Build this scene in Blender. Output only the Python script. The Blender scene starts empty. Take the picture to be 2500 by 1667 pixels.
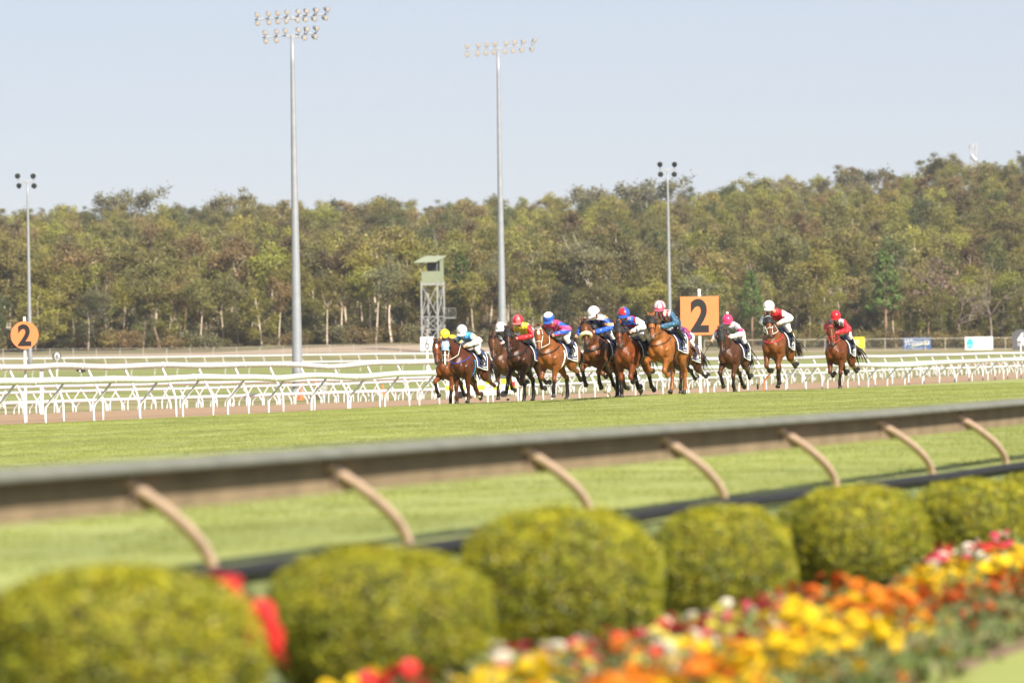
import bpy, bmesh, math, random
import numpy as np
from mathutils import Vector, Matrix, noise as mnoise
random.seed(7); rng = np.random.default_rng(7)
SC = bpy.context.scene
COL = SC.collection
# ------------------------------------------------------------------ camera
HC = 2.0; F = 13889.0; ROLL = math.radians(0.9)
CR = Vector((math.cos(ROLL), 0, -math.sin(ROLL))); CU = Vector((math.sin(ROLL), 0, math.cos(ROLL)))
cam = bpy.data.cameras.new('camera'); camo = bpy.data.objects.new('camera', cam); COL.objects.link(camo)
camo.matrix_world = Matrix(((CR.x, CU.x, 0, 0), (CR.y, CU.y, -1, 0), (CR.z, CU.z, 0, HC), (0, 0, 0, 1)))
cam.lens = 200; cam.sensor_width = 36; cam.clip_start = 0.5; cam.clip_end = 12000
cam.dof.use_dof = True; cam.dof.focus_distance = 157; cam.dof.aperture_fstop = 2.8
SC.camera = camo
# ------------------------------------------------------------------ sky and sun
SUN_AZ = math.radians(150); SUN_EL = math.radians(36)
world = bpy.data.worlds.new("World"); SC.world = world; world.use_nodes = True
wn = world.node_tree.nodes; wl = world.node_tree.links
bg = wn['Background']; bg.inputs['Strength'].default_value = 0.05
sky = wn.new('ShaderNodeTexSky'); sky.sky_type = 'NISHITA'; sky.sun_disc = False
sky.sun_elevation = SUN_EL; sky.sun_rotation = SUN_AZ; sky.altitude = 1500; sky.air_density = 1.0; sky.dust_density = 0.0; sky.ozone_density = 2.0
smx = wn.new('ShaderNodeMix'); smx.data_type = 'RGBA'; smx.inputs['Factor'].default_value = .66; smx.inputs['B'].default_value = (6.45, 6.65, 8.1, 1)   # thin even high cloud over the blue
wl.new(sky.outputs[0], smx.inputs['A']); wl.new(smx.outputs['Result'], bg.inputs['Color'])
sl = bpy.data.lights.new('sun', 'SUN'); sl.energy = 4.6; sl.angle = math.radians(0.5); sl.color = (1.0, 0.925, 0.80)
so = bpy.data.objects.new('sun', sl); COL.objects.link(so)
tosun = Vector((math.sin(SUN_AZ) * math.cos(SUN_EL), math.cos(SUN_AZ) * math.cos(SUN_EL), math.sin(SUN_EL)))
so.rotation_euler = tosun.to_track_quat('Z', 'Y').to_euler(); so.location = (60, -40, 90)
SC.view_settings.view_transform = 'Standard'; SC.view_settings.look = 'None'
SC.view_settings.exposure = 1.02; SC.view_settings.gamma = 1; SC.view_settings.use_curve_mapping = False
SC.render.engine = 'CYCLES'; SC.cycles.use_denoising = True
SC.cycles.max_bounces = 6; SC.cycles.diffuse_bounces = 3; SC.cycles.glossy_bounces = 2; SC.cycles.transparent_max_bounces = 8
SC.cycles.volume_bounces = 0; SC.cycles.caustics_reflective = False; SC.cycles.caustics_refractive = False

# ------------------------------------------------------------------ helpers
def W(x, y, D):                     # a point of the place: photograph pixel plus distance along the view
    return Vector((0, D, HC)) + CR * ((x - 1250) / F * D) + CU * ((833.5 - y) / F * D)
def px_of(p):
    d = p - Vector((0, 0, HC)); return 1250 + d.dot(CR) / d.y * F, 833.5 - d.dot(CU) / d.y * F
def lin(*c): return tuple((v / 255 / 12.92 if v / 255 < .04045 else ((v / 255 + .055) / 1.055) ** 2.4) for v in c)
def interp(x, pts):
    return float(np.interp(x, [p[0] for p in pts], [p[1] for p in pts]))
def new_mesh(name, v, f, mats=(), smooth=False, cols=None, mi=None):
    me = bpy.data.meshes.new(name)
    if isinstance(v, np.ndarray): v = v.tolist()
    if isinstance(f, np.ndarray): f = f.tolist()
    me.from_pydata(v, [], f)
    for m in mats: me.materials.append(m)
    if smooth: me.polygons.foreach_set('use_smooth', [True] * len(me.polygons))
    if mi is not None: me.polygons.foreach_set('material_index', mi)
    if cols is not None:
        a = me.color_attributes.new('Col', 'FLOAT_COLOR', 'POINT')
        c = np.ones((len(me.vertices), 4), np.float32); c[:, :3] = np.asarray(cols); a.data.foreach_set('color', c.ravel())
    me.update(); return me
def obj(name, me, parent=None, loc=None, rot=None):
    o = bpy.data.objects.new(name, me); COL.objects.link(o)
    if parent is not None: o.parent = parent
    if loc is not None: o.location = loc
    if rot is not None: o.rotation_euler = rot
    return o
def tag(o, label=None, cat=None, group=None, kind=None):
    if label: o['label'] = label
    if cat: o['category'] = cat
    if group: o['group'] = group
    if kind: o['kind'] = kind
    return o
def empty(name, loc=(0, 0, 0), rz=0):
    o = bpy.data.objects.new(name, None); COL.objects.link(o); o.location = loc; o.rotation_euler = (0, 0, rz); o.empty_display_size = .2
    return o
def copy_tree(o, parent=None):
    c = o.copy(); COL.objects.link(c)
    if parent is not None: c.parent = parent
    for ch in o.children: copy_tree(ch, c)
    return c
class MB:
    """collects closed shapes of one part"""
    def __init__(s): s.v = []; s.f = []; s.mi = []; s.m = 0
    def add(s, v, f):
        b = len(s.v); s.v += [tuple(p) for p in v]; s.f += [tuple(i + b for i in q) for q in f]; s.mi += [s.m] * len(f); return s
    def box(s, c, d, M=None):
        x, y, z = d[0] / 2, d[1] / 2, d[2] / 2
        v = [Vector((a * x, b * y, e * z)) for a in (-1, 1) for b in (-1, 1) for e in (-1, 1)]
        if M is not None: v = [M @ p for p in v]
        c = Vector(c); v = [p + c for p in v]
        return s.add(v, [(0, 1, 3, 2), (4, 6, 7, 5), (0, 4, 5, 1), (2, 3, 7, 6), (0, 2, 6, 4), (1, 5, 7, 3)])
    def tube(s, pts, r, n=8, caps=True):
        pts = [Vector(p) for p in pts]; rs = r if hasattr(r, '__len__') else [r] * len(pts)
        v = []; f = []; T0 = None
        for i, p in enumerate(pts):
            t = (pts[min(i + 1, len(pts) - 1)] - pts[max(i - 1, 0)]).normalized()
            if T0 is None:
                a = t.orthogonal().normalized()
            else:
                a = (a - t * a.dot(t)); a = a.normalized() if a.length > 1e-6 else t.orthogonal().normalized()
            b = t.cross(a); T0 = t
            for k in range(n):
                th = 2 * math.pi * k / n; v.append(p + (a * math.cos(th) + b * math.sin(th)) * rs[i])
        for i in range(len(pts) - 1):
            for k in range(n):
                k2 = (k + 1) % n; f.append((i * n + k, i * n + k2, (i + 1) * n + k2, (i + 1) * n + k))
        if caps: f.append(tuple(range(n - 1, -1, -1))); f.append(tuple((len(pts) - 1) * n + k for k in range(n)))
        return s.add(v, f)
    def ball(s, c, r, nu=12, nv=8, M=None):
        r = r if hasattr(r, '__len__') else (r, r, r); c = Vector(c)
        v = [Vector((0, 0, r[2]))]
        for j in range(1, nv):
            th = math.pi * j / nv
            for k in range(nu):
                ph = 2 * math.pi * k / nu; v.append(Vector((r[0] * math.sin(th) * math.cos(ph), r[1] * math.sin(th) * math.sin(ph), r[2] * math.cos(th))))
        v.append(Vector((0, 0, -r[2])))
        if M is not None: v = [M @ p for p in v]
        v = [p + c for p in v]; f = []
        for k in range(nu): f.append((0, 1 + k, 1 + (k + 1) % nu))
        for j in range(nv - 2):
            for k in range(nu):
                a = 1 + j * nu + k; b = 1 + j * nu + (k + 1) % nu; f.append((a, a + nu, b + nu, b))
        e = len(v) - 1; o = 1 + (nv - 2) * nu
        for k in range(nu): f.append((e, o + (k + 1) % nu, o + k))
        return s.add(v, f)
    def prism(s, outline, th, M):       # outline in local XY, thickness along local Z
        n = len(outline); v = [M @ Vector((p[0], p[1], z)) for z in (-th / 2, th / 2) for p in outline]
        f = [tuple(range(n - 1, -1, -1)), tuple(range(n, 2 * n))] + [(i, (i + 1) % n, n + (i + 1) % n, n + i) for i in range(n)]
        return s.add(v, f)
    def obj(s, name, mats, parent=None, smooth=False, cols=None):
        mats = mats if isinstance(mats, (list, tuple)) else [mats]
        return obj(name, new_mesh(name, s.v, s.f, mats, smooth, cols, s.mi), parent)

# ------------------------------------------------------------------ materials
def mat(name, col, rough=.6, var=.15, scale=4., bump=0., bscale=30., attr=False, metal=0., spec=.5, trans=0., sheen=0., coat=0., hue=0., col2=None, detail=4., rnd=0., world=False):
    m = bpy.data.materials.new(name); m.use_nodes = True; nt = m.node_tree; N = nt.nodes; L = nt.links
    b = N['Principled BSDF']; b.inputs['Roughness'].default_value = rough; b.inputs['Metallic'].default_value = metal
    b.inputs['Specular IOR Level'].default_value = spec; b.inputs['Sheen Weight'].default_value = sheen; b.inputs['Coat Weight'].default_value = coat
    tc = N.new('ShaderNodeTexCoord'); no = N.new('ShaderNodeTexNoise'); no.inputs['Scale'].default_value = scale; no.inputs['Detail'].default_value = detail
    gm_ = N.new('ShaderNodeNewGeometry') if world else None
    L.new(gm_.outputs['Position'] if world else tc.outputs['Object'], no.inputs['Vector'])
    if attr:
        src = N.new('ShaderNodeAttribute'); src.attribute_name = 'Col'; base = src.outputs['Color']
    elif col2 is not None:
        mx = N.new('ShaderNodeMix'); mx.data_type = 'RGBA'; mx.inputs['A'].default_value = (*col, 1); mx.inputs['B'].default_value = (*col2, 1)
        rp = N.new('ShaderNodeValToRGB'); rp.color_ramp.elements[0].position = .38; rp.color_ramp.elements[1].position = .62
        L.new(no.outputs['Fac'], rp.inputs[0]); L.new(rp.outputs[0], mx.inputs['Factor']); base = mx.outputs['Result']
    else:
        src = N.new('ShaderNodeRGB'); src.outputs[0].default_value = (*col, 1); base = src.outputs[0]
    hs = N.new('ShaderNodeHueSaturation'); L.new(base, hs.inputs['Color'])
    mr = N.new('ShaderNodeMapRange'); mr.inputs['From Min'].default_value = .3; mr.inputs['From Max'].default_value = .7
    mr.inputs['To Min'].default_value = 1 - var; mr.inputs['To Max'].default_value = 1 + var; L.new(no.outputs['Fac'], mr.inputs['Value'])
    val = mr.outputs[0]
    if rnd:
        oi = N.new('ShaderNodeObjectInfo'); mr2 = N.new('ShaderNodeMapRange'); mr2.inputs['To Min'].default_value = 1 - rnd; mr2.inputs['To Max'].default_value = 1 + rnd
        L.new(oi.outputs['Random'], mr2.inputs['Value']); mu = N.new('ShaderNodeMath'); mu.operation = 'MULTIPLY'
        L.new(val, mu.inputs[0]); L.new(mr2.outputs[0], mu.inputs[1]); val = mu.outputs[0]
        if hue:
            fr = N.new('ShaderNodeMath'); fr.operation = 'MULTIPLY'; fr.inputs[1].default_value = 7.31; L.new(oi.outputs['Random'], fr.inputs[0])
            f2 = N.new('ShaderNodeMath'); f2.operation = 'FRACT'; L.new(fr.outputs[0], f2.inputs[0])
            mr3 = N.new('ShaderNodeMapRange'); mr3.inputs['To Min'].default_value = .5 - hue; mr3.inputs['To Max'].default_value = .5 + hue
            L.new(f2.outputs[0], mr3.inputs['Value']); L.new(mr3.outputs[0], hs.inputs['Hue'])
    L.new(val, hs.inputs['Value']); L.new(hs.outputs[0], b.inputs['Base Color'])
    if bump:
        n2 = N.new('ShaderNodeTexNoise'); n2.inputs['Scale'].default_value = bscale; n2.inputs['Detail'].default_value = 5; L.new(tc.outputs['Object'], n2.inputs['Vector'])
        bp = N.new('ShaderNodeBump'); bp.inputs['Strength'].default_value = bump; bp.inputs['Distance'].default_value = .02; L.new(n2.outputs['Fac'], bp.inputs['Height']); L.new(bp.outputs[0], b.inputs['Normal'])
    if trans:
        tr = N.new('ShaderNodeBsdfTranslucent'); L.new(hs.outputs[0], tr.inputs['Color']); ms = N.new('ShaderNodeMixShader'); ms.inputs[0].default_value = trans
        L.new(b.outputs[0], ms.inputs[1]); L.new(tr.outputs[0], ms.inputs[2]); L.new(ms.outputs[0], N['Material Output'].inputs['Surface'])
    return m
M = {}
M['turf'] = mat('turf', (.25, .285, .062), .8, .12, .22, .4, 9, col2=(.295, .318, .08), detail=9, world=True)
M['verge'] = mat('shaded_verge_grass', (.085, .115, .03), .85, .3, 4, .5, 20, col2=(.14, .16, .05), detail=8)  # darker copy of the turf grass, shade put into its colour
M['blade'] = mat('grass_blade', (.17, .22, .03), .65, .17, .22, attr=True, trans=.4, rnd=.10, world=True, detail=7)
M['sand'] = mat('sand', (.33, .215, .125), .95, .14, 3, .8, 25, detail=8)
M['olive'] = mat('olive_grass', (.165, .155, .042), .9, .3, .12, .5, 2, col2=(.24, .21, .085), detail=8)
M['green'] = mat('infield_grass', (.20, .22, .052), .9, .2, .08, .4, 2, detail=8)
M['brown'] = mat('brown_dirt', (.27, .17, .10), .95, .15, .15, .4, 2, detail=8)
M['tan'] = mat('tan_earth', (.36, .27, .185), .95, .18, .12, .4, 1, detail=8)
M['scrub'] = mat('dry_scrub', (.20, .15, .075), .95, .3, .15, .6, 1, col2=(.13, .12, .045), detail=8)
M['soil'] = mat('garden_soil', (.24, .15, .10), .95, .2, 6, .8, 40, detail=8)
M['white'] = mat('white_paint', (.64, .635, .645), .4, .06, 6)
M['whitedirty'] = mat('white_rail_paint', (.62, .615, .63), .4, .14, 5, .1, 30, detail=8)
M['galv'] = mat('galvanised_steel', (.31, .325, .35), .45, .08, 2, metal=.25)
M['steel'] = mat('grey_steel', (.33, .34, .36), .5, .1, 3)
M['dark'] = mat('black_plastic', (.012, .012, .014), .4, .1, 5)
M['lens'] = mat('lamp_glass', (.43, .39, .365), .2, .06, 5)
M['lensdark'] = mat('dark_lamp_glass', (.02, .022, .025), .15, .1, 5)
M['orange'] = mat('orange_paint', (.74, .205, .068), .5, .03, 3)
M['black'] = mat('black_paint', (.011, .010, .011), .5, .1, 5)
M['gum_bark'] = mat('gum_bark', (.40, .31, .24), .9, .3, .5, rnd=.25)
M['leaf'] = mat('leaf', (.1, .1, .03), .55, .25, .35, attr=True, trans=.36, rnd=.34, hue=.02)
M['towergreen'] = mat('tower_green', (.20, .225, .145), .6, .06, 2)
M['roofgreen'] = mat('roof_green', (.27, .30, .20), .6, .08, 2)
M['yellow'] = mat('yellow_paint', (.80, .72, .03), .5, .05, 4)
M['cone'] = mat('orange_cone', (.75, .16, .05), .5, .05, 4)

# ------------------------------------------------------------------ the ground, row by row (distance, then height from where it shows)
XS = np.arange(-1400, 3901, 50.)
def row(ctrl):
    """ctrl: (x pixel, distance, y pixel) along one line on the ground -> distance and height for every x of XS"""
    cx = [c[0] for c in ctrl]; inv = [1 / c[1] for c in ctrl]; zz = [W(*[c[0], c[2], c[1]]).z for c in ctrl]
    def ex(v):
        out = np.interp(XS, cx, v)
        return out
    return 1 / ex(inv), ex(zz)
nr = lambda x: 1 / (.0376 - 8.15e-6 * x)          # distance of the near rail's feet
def nrow(f, dz, xs=(-600, 0, 523, 1250, 2000, 2500, 2900)):
    S = {-600: 1.19, 0: 1.195, 523: 1.18, 1250: 1.22, 2000: 1.27, 2500: 1.31, 2900: 1.33}
    return [(x, nr(x) * f, W(x, 833.5, 1).z * 0 + 833.5 - (x - 1250) * math.tan(ROLL) * 1 + (S[x] + dz) * F / (nr(x) * f)) for x in xs]
ROWS = [
 ('lawn', nrow(.16, .45)),
 ('lawn', nrow(.30, .45)),
 ('soil', nrow(.54, .43)),
 ('soil', nrow(.70, .47)),
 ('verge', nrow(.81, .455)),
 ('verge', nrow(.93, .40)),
 ('turf', nrow(.97, .04)),
 ('turf', nrow(1.03, .02)),
 ('turf', [(-600, 70, 1220), (0, 75, 1165), (1250, 82, 1080), (2500, 98, 1007), (2900, 102, 990)]),
 ('turf', [(-500, 100, 1100), (0, 110, 1084), (1250, 125, 1008), (2500, 135, 958), (2900, 140, 940)]),
 ('turf', [(-500, 126, 1072), (0, 138, 1043), (520, 146, 1017), (1090, 160, 987.5), (1265, 155, 982), (1525, 147, 968.5), (1640, 147, 963), (1890, 155, 955), (2055, 166, 949.5), (2500, 172, 935), (2900, 176, 922)]),
 ('sand', [(-500, 129, 1066), (0, 145, 1038), (1250, 201, 982), (2500, 331, 924), (2900, 400, 906)]),
 ('sand', [(-500, 150, 1034), (0, 175, 1012), (1250, 245, 968), (2500, 420, 912), (2900, 520, 897)]),
 ('olive', [(-500, 260, 1034), (0, 280, 1012), (1250, 320, 968), (2500, 480, 909), (2900, 560, 896)]),
 ('green', [(-500, 330, 1003), (0, 340, 985), (1250, 420, 944), (2500, 560, 898), (2900, 600, 886)]),
 ('brown', [(-500, 420, 965), (0, 430, 950), (1250, 500, 923), (2500, 600, 888), (2900, 640, 878)]),
 ('green', [(-500, 470, 953), (0, 480, 938), (1250, 560, 911), (2500, 640, 881), (2900, 670, 871)]),
 ('olive', [(-500, 600, 926), (0, 620, 908), (1250, 680, 886), (2500, 740, 864), (2900, 760, 857)]),
 ('tan', [(-500, 740, 884), (0, 760, 870), (500, 780, 868), (830, 790, 860), (1050, 800, 861), (1600, 820, 862), (2500, 835, 852.5), (2900, 840, 846)]),
 ('scrub', [(-500, 800, 880), (0, 815, 868), (500, 830, 861), (830, 830, 845), (1050, 830, 843), (1300, 835, 852), (1600, 838, 858), (2500, 840, 851), (2900, 845, 845)]),
 ('scrub', [(-500, 845, 876), (0, 850, 862), (1000, 852, 838), (1250, 852, 842), (2500, 860, 847), (2900, 862, 843)]),
 ('scrub', [(-500, 1000, 800), (0, 1000, 795), (1250, 1000, 780), (2500, 1000, 760), (2900, 1000, 750)]),
 ('scrub', [(-500, 1250, 690), (0, 1250, 690), (1250, 1250, 680), (2000, 1250, 650), (2500, 1250, 600), (2900, 1250, 580)]),
 ('scrub', [(-500, 1520, 620), (0, 1520, 622), (700, 1520, 590), (1250, 1520, 588), (1700, 1520, 560), (2100, 1520, 510), (2500, 1520, 475), (2900, 1520, 450)]),
 ('scrub', [(-500, 1800, 640), (0, 1800, 640), (1250, 1800, 620), (2100, 1800, 500), (2500, 1800, 450), (2900, 1800, 430)]),
 ('scrub', [(-500, 2600, 760), (0, 2600, 760), (1250, 2600, 740), (2500, 2600, 640), (2900, 2600, 620)]),
]
RD = np.array([row(c)[0] for _, c in ROWS]); RZ = np.array([row(c)[1] for _, c in ROWS])
for k in range(1, len(ROWS)): RD[k] = np.maximum(RD[k], RD[k - 1] + .05)
def gz(x, D):
    i = min(max((x - XS[0]) / 50., 0), len(XS) - 1.001); j = int(i); t = i - j
    d = RD[:, j] * (1 - t) + RD[:, j + 1] * t; z = RZ[:, j] * (1 - t) + RZ[:, j + 1] * t
    return float(np.interp(D, d, z))
def G(x, D):                        # point on the ground at pixel column x and distance D
    p = Vector((0, D, 0)) + Vector((1, 0, 0)) * ((x - 1250) / F * D); z = gz(x, D)
    # column x is measured along the rolled image: shift so the point projects on column x
    p.x = ((x - 1250) / F * D + (z - HC) * math.sin(ROLL)) / math.cos(ROLL); p.z = z; return p
NAMES = {'verge': 'grass_verge', 'lawn': 'lawn', 'soil': 'garden_soil', 'turf': 'turf_track', 'sand': 'sand_track', 'olive': 'infield_ground', 'green': 'infield_ground', 'brown': 'inner_dirt_track', 'tan': 'earth_bank', 'scrub': 'forest_floor'}
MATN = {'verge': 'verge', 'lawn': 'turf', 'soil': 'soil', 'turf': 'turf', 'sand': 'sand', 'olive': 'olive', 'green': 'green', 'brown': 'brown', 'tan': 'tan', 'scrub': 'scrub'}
k = 0
while k < len(ROWS) - 1:
    j = k
    while j < len(ROWS) - 1 and ROWS[j][0] == ROWS[k][0]: j += 1
    V = []; Fc = []; nrow_ = 0; nx = len(XS)
    for q in range(k, j):
        ns = 10 if ROWS[k][0] in ('turf', 'scrub', 'sand') else 6
        for s in range(ns + (1 if q == j - 1 else 0)):
            t = s / ns; d = RD[q] * (1 - t) + RD[q + 1] * t; z = RZ[q] * (1 - t) + RZ[q + 1] * t
            x = ((XS - 1250) / F * d + (z - HC) * math.sin(ROLL)) / math.cos(ROLL)
            V.append(np.stack([x, d, z], 1)); nrow_ += 1
    V = np.concatenate(V)
    for a in range(nrow_ - 1):
        for b in range(nx - 1):
            i = a * nx + b; Fc.append((i, i + 1, i + nx + 1, i + nx))
    tag(obj(NAMES[ROWS[k][0]], new_mesh(NAMES[ROWS[k][0]], V, Fc, [M[MATN[ROWS[k][0]]]], True)), kind='structure')
    k = j
# far ground sheet out to the horizon, below everything
tag(obj('ground', new_mesh('ground', [(-6000, -60, -9), (6000, -60, -9), (6000, 9000, -9), (-6000, 9000, -9)], [(0, 1, 2, 3)], [M['scrub']])), kind='structure')

# ------------------------------------------------------------------ text
def text_mesh(s, size, bold=0., sx=1., extrude=.0, shear=0.):
    c = bpy.data.curves.new('text', 'FONT'); c.body = s; c.size = size; c.align_x = 'CENTER'; c.align_y = 'CENTER'; c.offset = bold; c.extrude = extrude; c.shear = shear; c.resolution_u = 6
    o = bpy.data.objects.new('text', c); COL.objects.link(o); dg = bpy.context.evaluated_depsgraph_get()
    me = bpy.data.meshes.new_from_object(o.evaluated_get(dg)); bpy.data.objects.remove(o)
    co = np.array([v.co for v in me.vertices])
    if len(co):
        mid = (co.max(0) + co.min(0)) / 2
        for v in me.vertices: v.co.x = (v.co.x - mid[0]) * sx; v.co.y -= mid[1]
    return me
def facing(p, yaw=0.):              # frame whose Z looks back along -Y, X to the right, Y up (roll free)
    c, s = math.cos(yaw), math.sin(yaw)
    return Matrix(((c, 0, s, p[0]), (s, 0, -c, p[1]), (0, 1, 0, p[2]), (0, 0, 0, 1)))
def put_text(name, s, size, mt, parent, M4, bold=0., sx=1., ext=.01, shear=0.):
    me = text_mesh(s, size, bold, sx, ext, shear); me.transform(M4); me.materials.clear(); me.materials.append(mt)
    return obj(name, me, parent)
QUICK = ()
# ------------------------------------------------------------------ running rails
def wob(x, seed): return mnoise.noise(Vector((x * .008, seed, 0))) 
def running_rail(label, foot, h, r, over, spacing_px, dD=0., x0=-250, x1=2760, wobble=.05, foot_dz=0., post_r=.036, redpost=None, straight=False, group=None, sag=()):
    """foot: (x pixel, distance) control points along the feet; h: height; over: sideways reach of the bent posts (metres, + = to the right)"""
    D = lambda x: 1 / float(np.interp(x, [c[0] for c in foot], [1 / c[1] for c in foot])) + dD
    root = empty('running_rail', G(1250, D(1250))); inv = Matrix.Translation(-root.location)
    P = lambda x: G(x, D(x)) + Vector((0, 0, foot_dz))
    xs = np.arange(x0, x1 + 1, 22.)
    top = []
    for x in xs:
        p = P(x); d = (P(x + 5) - P(x - 5)); d.z = 0; n = Vector((d.y, -d.x, 0)).normalized()      # to the right of the line
        hh = h + wobble * wob(x, h * 9) + sum(-a * math.exp(-((x - c) / w) ** 2) for c, a, w in sag)
        top.append(p + n * over + Vector((0, 0, hh - r)))
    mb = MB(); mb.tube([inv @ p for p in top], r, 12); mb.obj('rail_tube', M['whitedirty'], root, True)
    # joint collars
    for i in range(4, len(top) - 1, 9):
        a, b = top[i], top[i] + (top[i + 1] - top[i]).normalized() * .12; c = MB(); c.tube([inv @ a, inv @ b], r * 1.07, 12); c.obj('joint_collar', M['white'], root, True)
    x = x0 + 12; n = 0
    while x < x1:
        p = P(x); d = (P(x + 5) - P(x - 5)); d.z = 0; nn = Vector((d.y, -d.x, 0)).normalized()
        i = int(np.clip((x - xs[0]) / 22., 0, len(xs) - 2)); t = (x - xs[i]) / 22.; tp = top[i].lerp(top[i + 1], t) - Vector((0, 0, r * .6))
        base = p.copy(); w = tp.z - base.z
        if straight: pts = [base - Vector((0, 0, .1)), tp]
        else:
            jx = random.uniform(-.02, .02)
            pts = [base - Vector((0, 0, .12)), base + Vector((jx, 0, w * .12)), base + Vector((jx, 0, w * .30)), base + (nn * over * .06 + Vector((jx, 0, w * .42))), base + nn * over * .22 + Vector((0, 0, w * .54)), base.lerp(tp, .72) + nn * over * -.14 + Vector((0, 0, w * .02)), tp]
        mb = MB(); mb.tube([inv @ q for q in pts], post_r, 7)
        m = M['cone'] if redpost is not None and abs(x - redpost) < spacing_px(x) * .5 else M['white']
        po = mb.obj('post', m, root, True)
        if m is M['cone']: po['label'] = 'red painted post'
        x += spacing_px(x) * random.uniform(.93, 1.07); n += 1
    return tag(root, label, 'running rail', group)
r1 = [(-500, 129), (0, 145), (1250, 201), (2500, 331), (2900, 400)]
sp = lambda a, b: (lambda x: float(np.interp(x, [0, 2450], [a, b])))
running_rail('white running rail along the turf edge with posts bent over the grass', r1, 1.21, .098, .50, sp(122, 34), redpost=1856, sag=[(860, .06, 60), (640, .05, 50), (2170, .10, 120)])
running_rail('taller white running rail just behind the turf rail, posts leaning to the left', r1, 1.56, .085, -.42, sp(100, 31), dD=3.4, sag=[(850, .09, 70)], wobble=.05)
r3 = [(-500, 236), (0, 247), (1060, 302), (2200, 421), (2900, 470)]
running_rail('grey white rail across the sand track below the two front rails', r3, 1.25, .075, .42, sp(46, 20), foot_dz=0.0, wobble=.04)
running_rail('low white rail on the inner side of the sand track', [(-500, 262), (0, 276), (1060, 312), (2200, 455), (2900, 520)], .62, .085, -.22, sp(42, 20), wobble=.02)
running_rail('grey white rail along the far side of the sand track, posts leaning the other way', [(-500, 250), (0, 262), (1060, 322), (2200, 445), (2900, 500)], 1.05, .07, -.36, sp(43, 19), wobble=.03, x1=2760)
running_rail('low white rail beside the inner side of the sand track, posts leaning right', [(-500, 266), (0, 280), (1060, 317), (2200, 462), (2900, 527)], .60, .06, .24, sp(39, 20), wobble=.02)
running_rail('thin far white rail at the back of the green infield', [(-500, 520), (0, 540), (1250, 610), (2900, 680)], 1.15, .09, .32, sp(62, 40), wobble=.03, post_r=.035, x1=1640)
running_rail('far white rail in front of the wire fence', [(-500, 640), (0, 650), (1250, 700), (2900, 770)], 1.15, .09, -.3, sp(50, 40), wobble=.03, post_r=.035, x1=1640)

# ------------------------------------------------------------------ flood light masts
def lamp(parent, p, yaw, pitch, r=.23, glass='lens'):
    Mx = Matrix.Translation(p) @ Matrix.Rotation(yaw, 4, 'Z') @ Matrix.Rotation(pitch, 4, 'X')
    prof = [(.0, .34), (.10, .32), (.16, .18), (r, .02), (r * 1.06, 0), (r * 1.06, -.04), (r, -.04)]
    v = []; f = []; n = 12
    for a, (rr, d) in enumerate(prof):
        for k in range(n): th = 2 * math.pi * k / n; v.append(Mx @ Vector((rr * math.cos(th), d, rr * math.sin(th))))
    for a in range(len(prof) - 1):
        for k in range(n): f.append((a * n + k, a * n + (k + 1) % n, (a + 1) * n + (k + 1) % n, (a + 1) * n + k))
    mb = MB(); mb.add(v, f)
    if glass == 'lensdark': mb.tube([Mx @ Vector((0, .05, 0)), Mx @ Vector((0, .5, .1))], .1, 6)
    L = mb.obj('lamp', M['galv'] if glass == 'lens' else M['dark'], parent, True)
    g = MB(); vv = [Mx @ Vector((0, -.07, 0))] + [Mx @ Vector((r * math.cos(2 * math.pi * k / n), -.03, r * math.sin(2 * math.pi * k / n))) for k in range(n)]
    g.add(vv, [(0, 1 + k, 1 + (k + 1) % n) for k in range(n)]); g.obj('lamp_glass', M[glass], L, True)
def mast(label, xb, D, ytop, r0, r1_, bars, yb=None):
    b = G(xb, D); top_px = ytop; h = (833.5 - (xb - 1250) * math.tan(ROLL) - top_px) / F * D + HC - b.z
    root = empty('floodlight_mast', b)
    mb = MB(); ns = 14; mb.tube([(0, 0, h * i / ns - .3 * (i == 0)) for i in range(ns + 1)], [r0 + (r1_ - r0) * i / ns for i in range(ns + 1)], 20); mb.obj('pole', M['galv'], root, True)
    mb = MB(); mb.tube([(0, 0, 0), (0, 0, .12)], r0 * 1.7, 16); mb.tube([(0, 0, .12), (0, 0, .4)], [r0 * 1.15, r0 * 1.02], 16); mb.obj('base_plate', M['steel'], root)
    if len(bars) > 1 or len(bars[0][3]) > 2:
        mb = MB(); mb.tube([(0, 0, h), (0, 0, h + 2.6)], .02, 6); mb.obj('lightning_rod', M['steel'], root)
    s = F / D
    for (ypx, xl, xr, ups, downs, dl) in bars:
        z = (833.5 - (xb - 1250) * math.tan(ROLL) - ypx) / F * D + HC - b.z
        lean = lambda xx: (xx - (xb + (833.5 - ypx) * -math.tan(ROLL))) / s
        a = Vector((lean(xl), -.25, z)); c = Vector((lean(xr), .9, z + dl))
        mb = MB(); mb.tube([a, c], .05, 6)
        for xx in list(ups) + list(downs):
            t = (lean(xx) - a.x) / (c.x - a.x); q = a.lerp(c, t); mb.tube([q + Vector((0, 0, -11 / s)), q + Vector((0, 0, 11 / s))], .025, 5)
        mb.box(a.lerp(c, (0 - a.x) / (c.x - a.x)) + Vector((0, .05, -.1)), (.7, .5, .12)); mb.obj('crossbar', M['steel'], root)
        for i, (lst, sg) in enumerate(((ups, 1), (downs, -1))):
            for jx, xx in enumerate(lst):
                t = (lean(xx) - a.x) / (c.x - a.x); q = a.lerp(c, t); k = jx / max(1, len(lst) - 1)
                small = len(lst) <= 2
                lamp(root, q + Vector((0, -.28, sg * (10.5 / s if not small else .55))), (.15 + .95 * max(0, k - .45) * 1.4) if not small else random.uniform(-.5, .5), math.radians(22) if not small else math.radians(10), 6.0 / s if not small else .30, 'lens' if not small else 'lensdark')
    return tag(root, label, 'floodlight mast')
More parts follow.
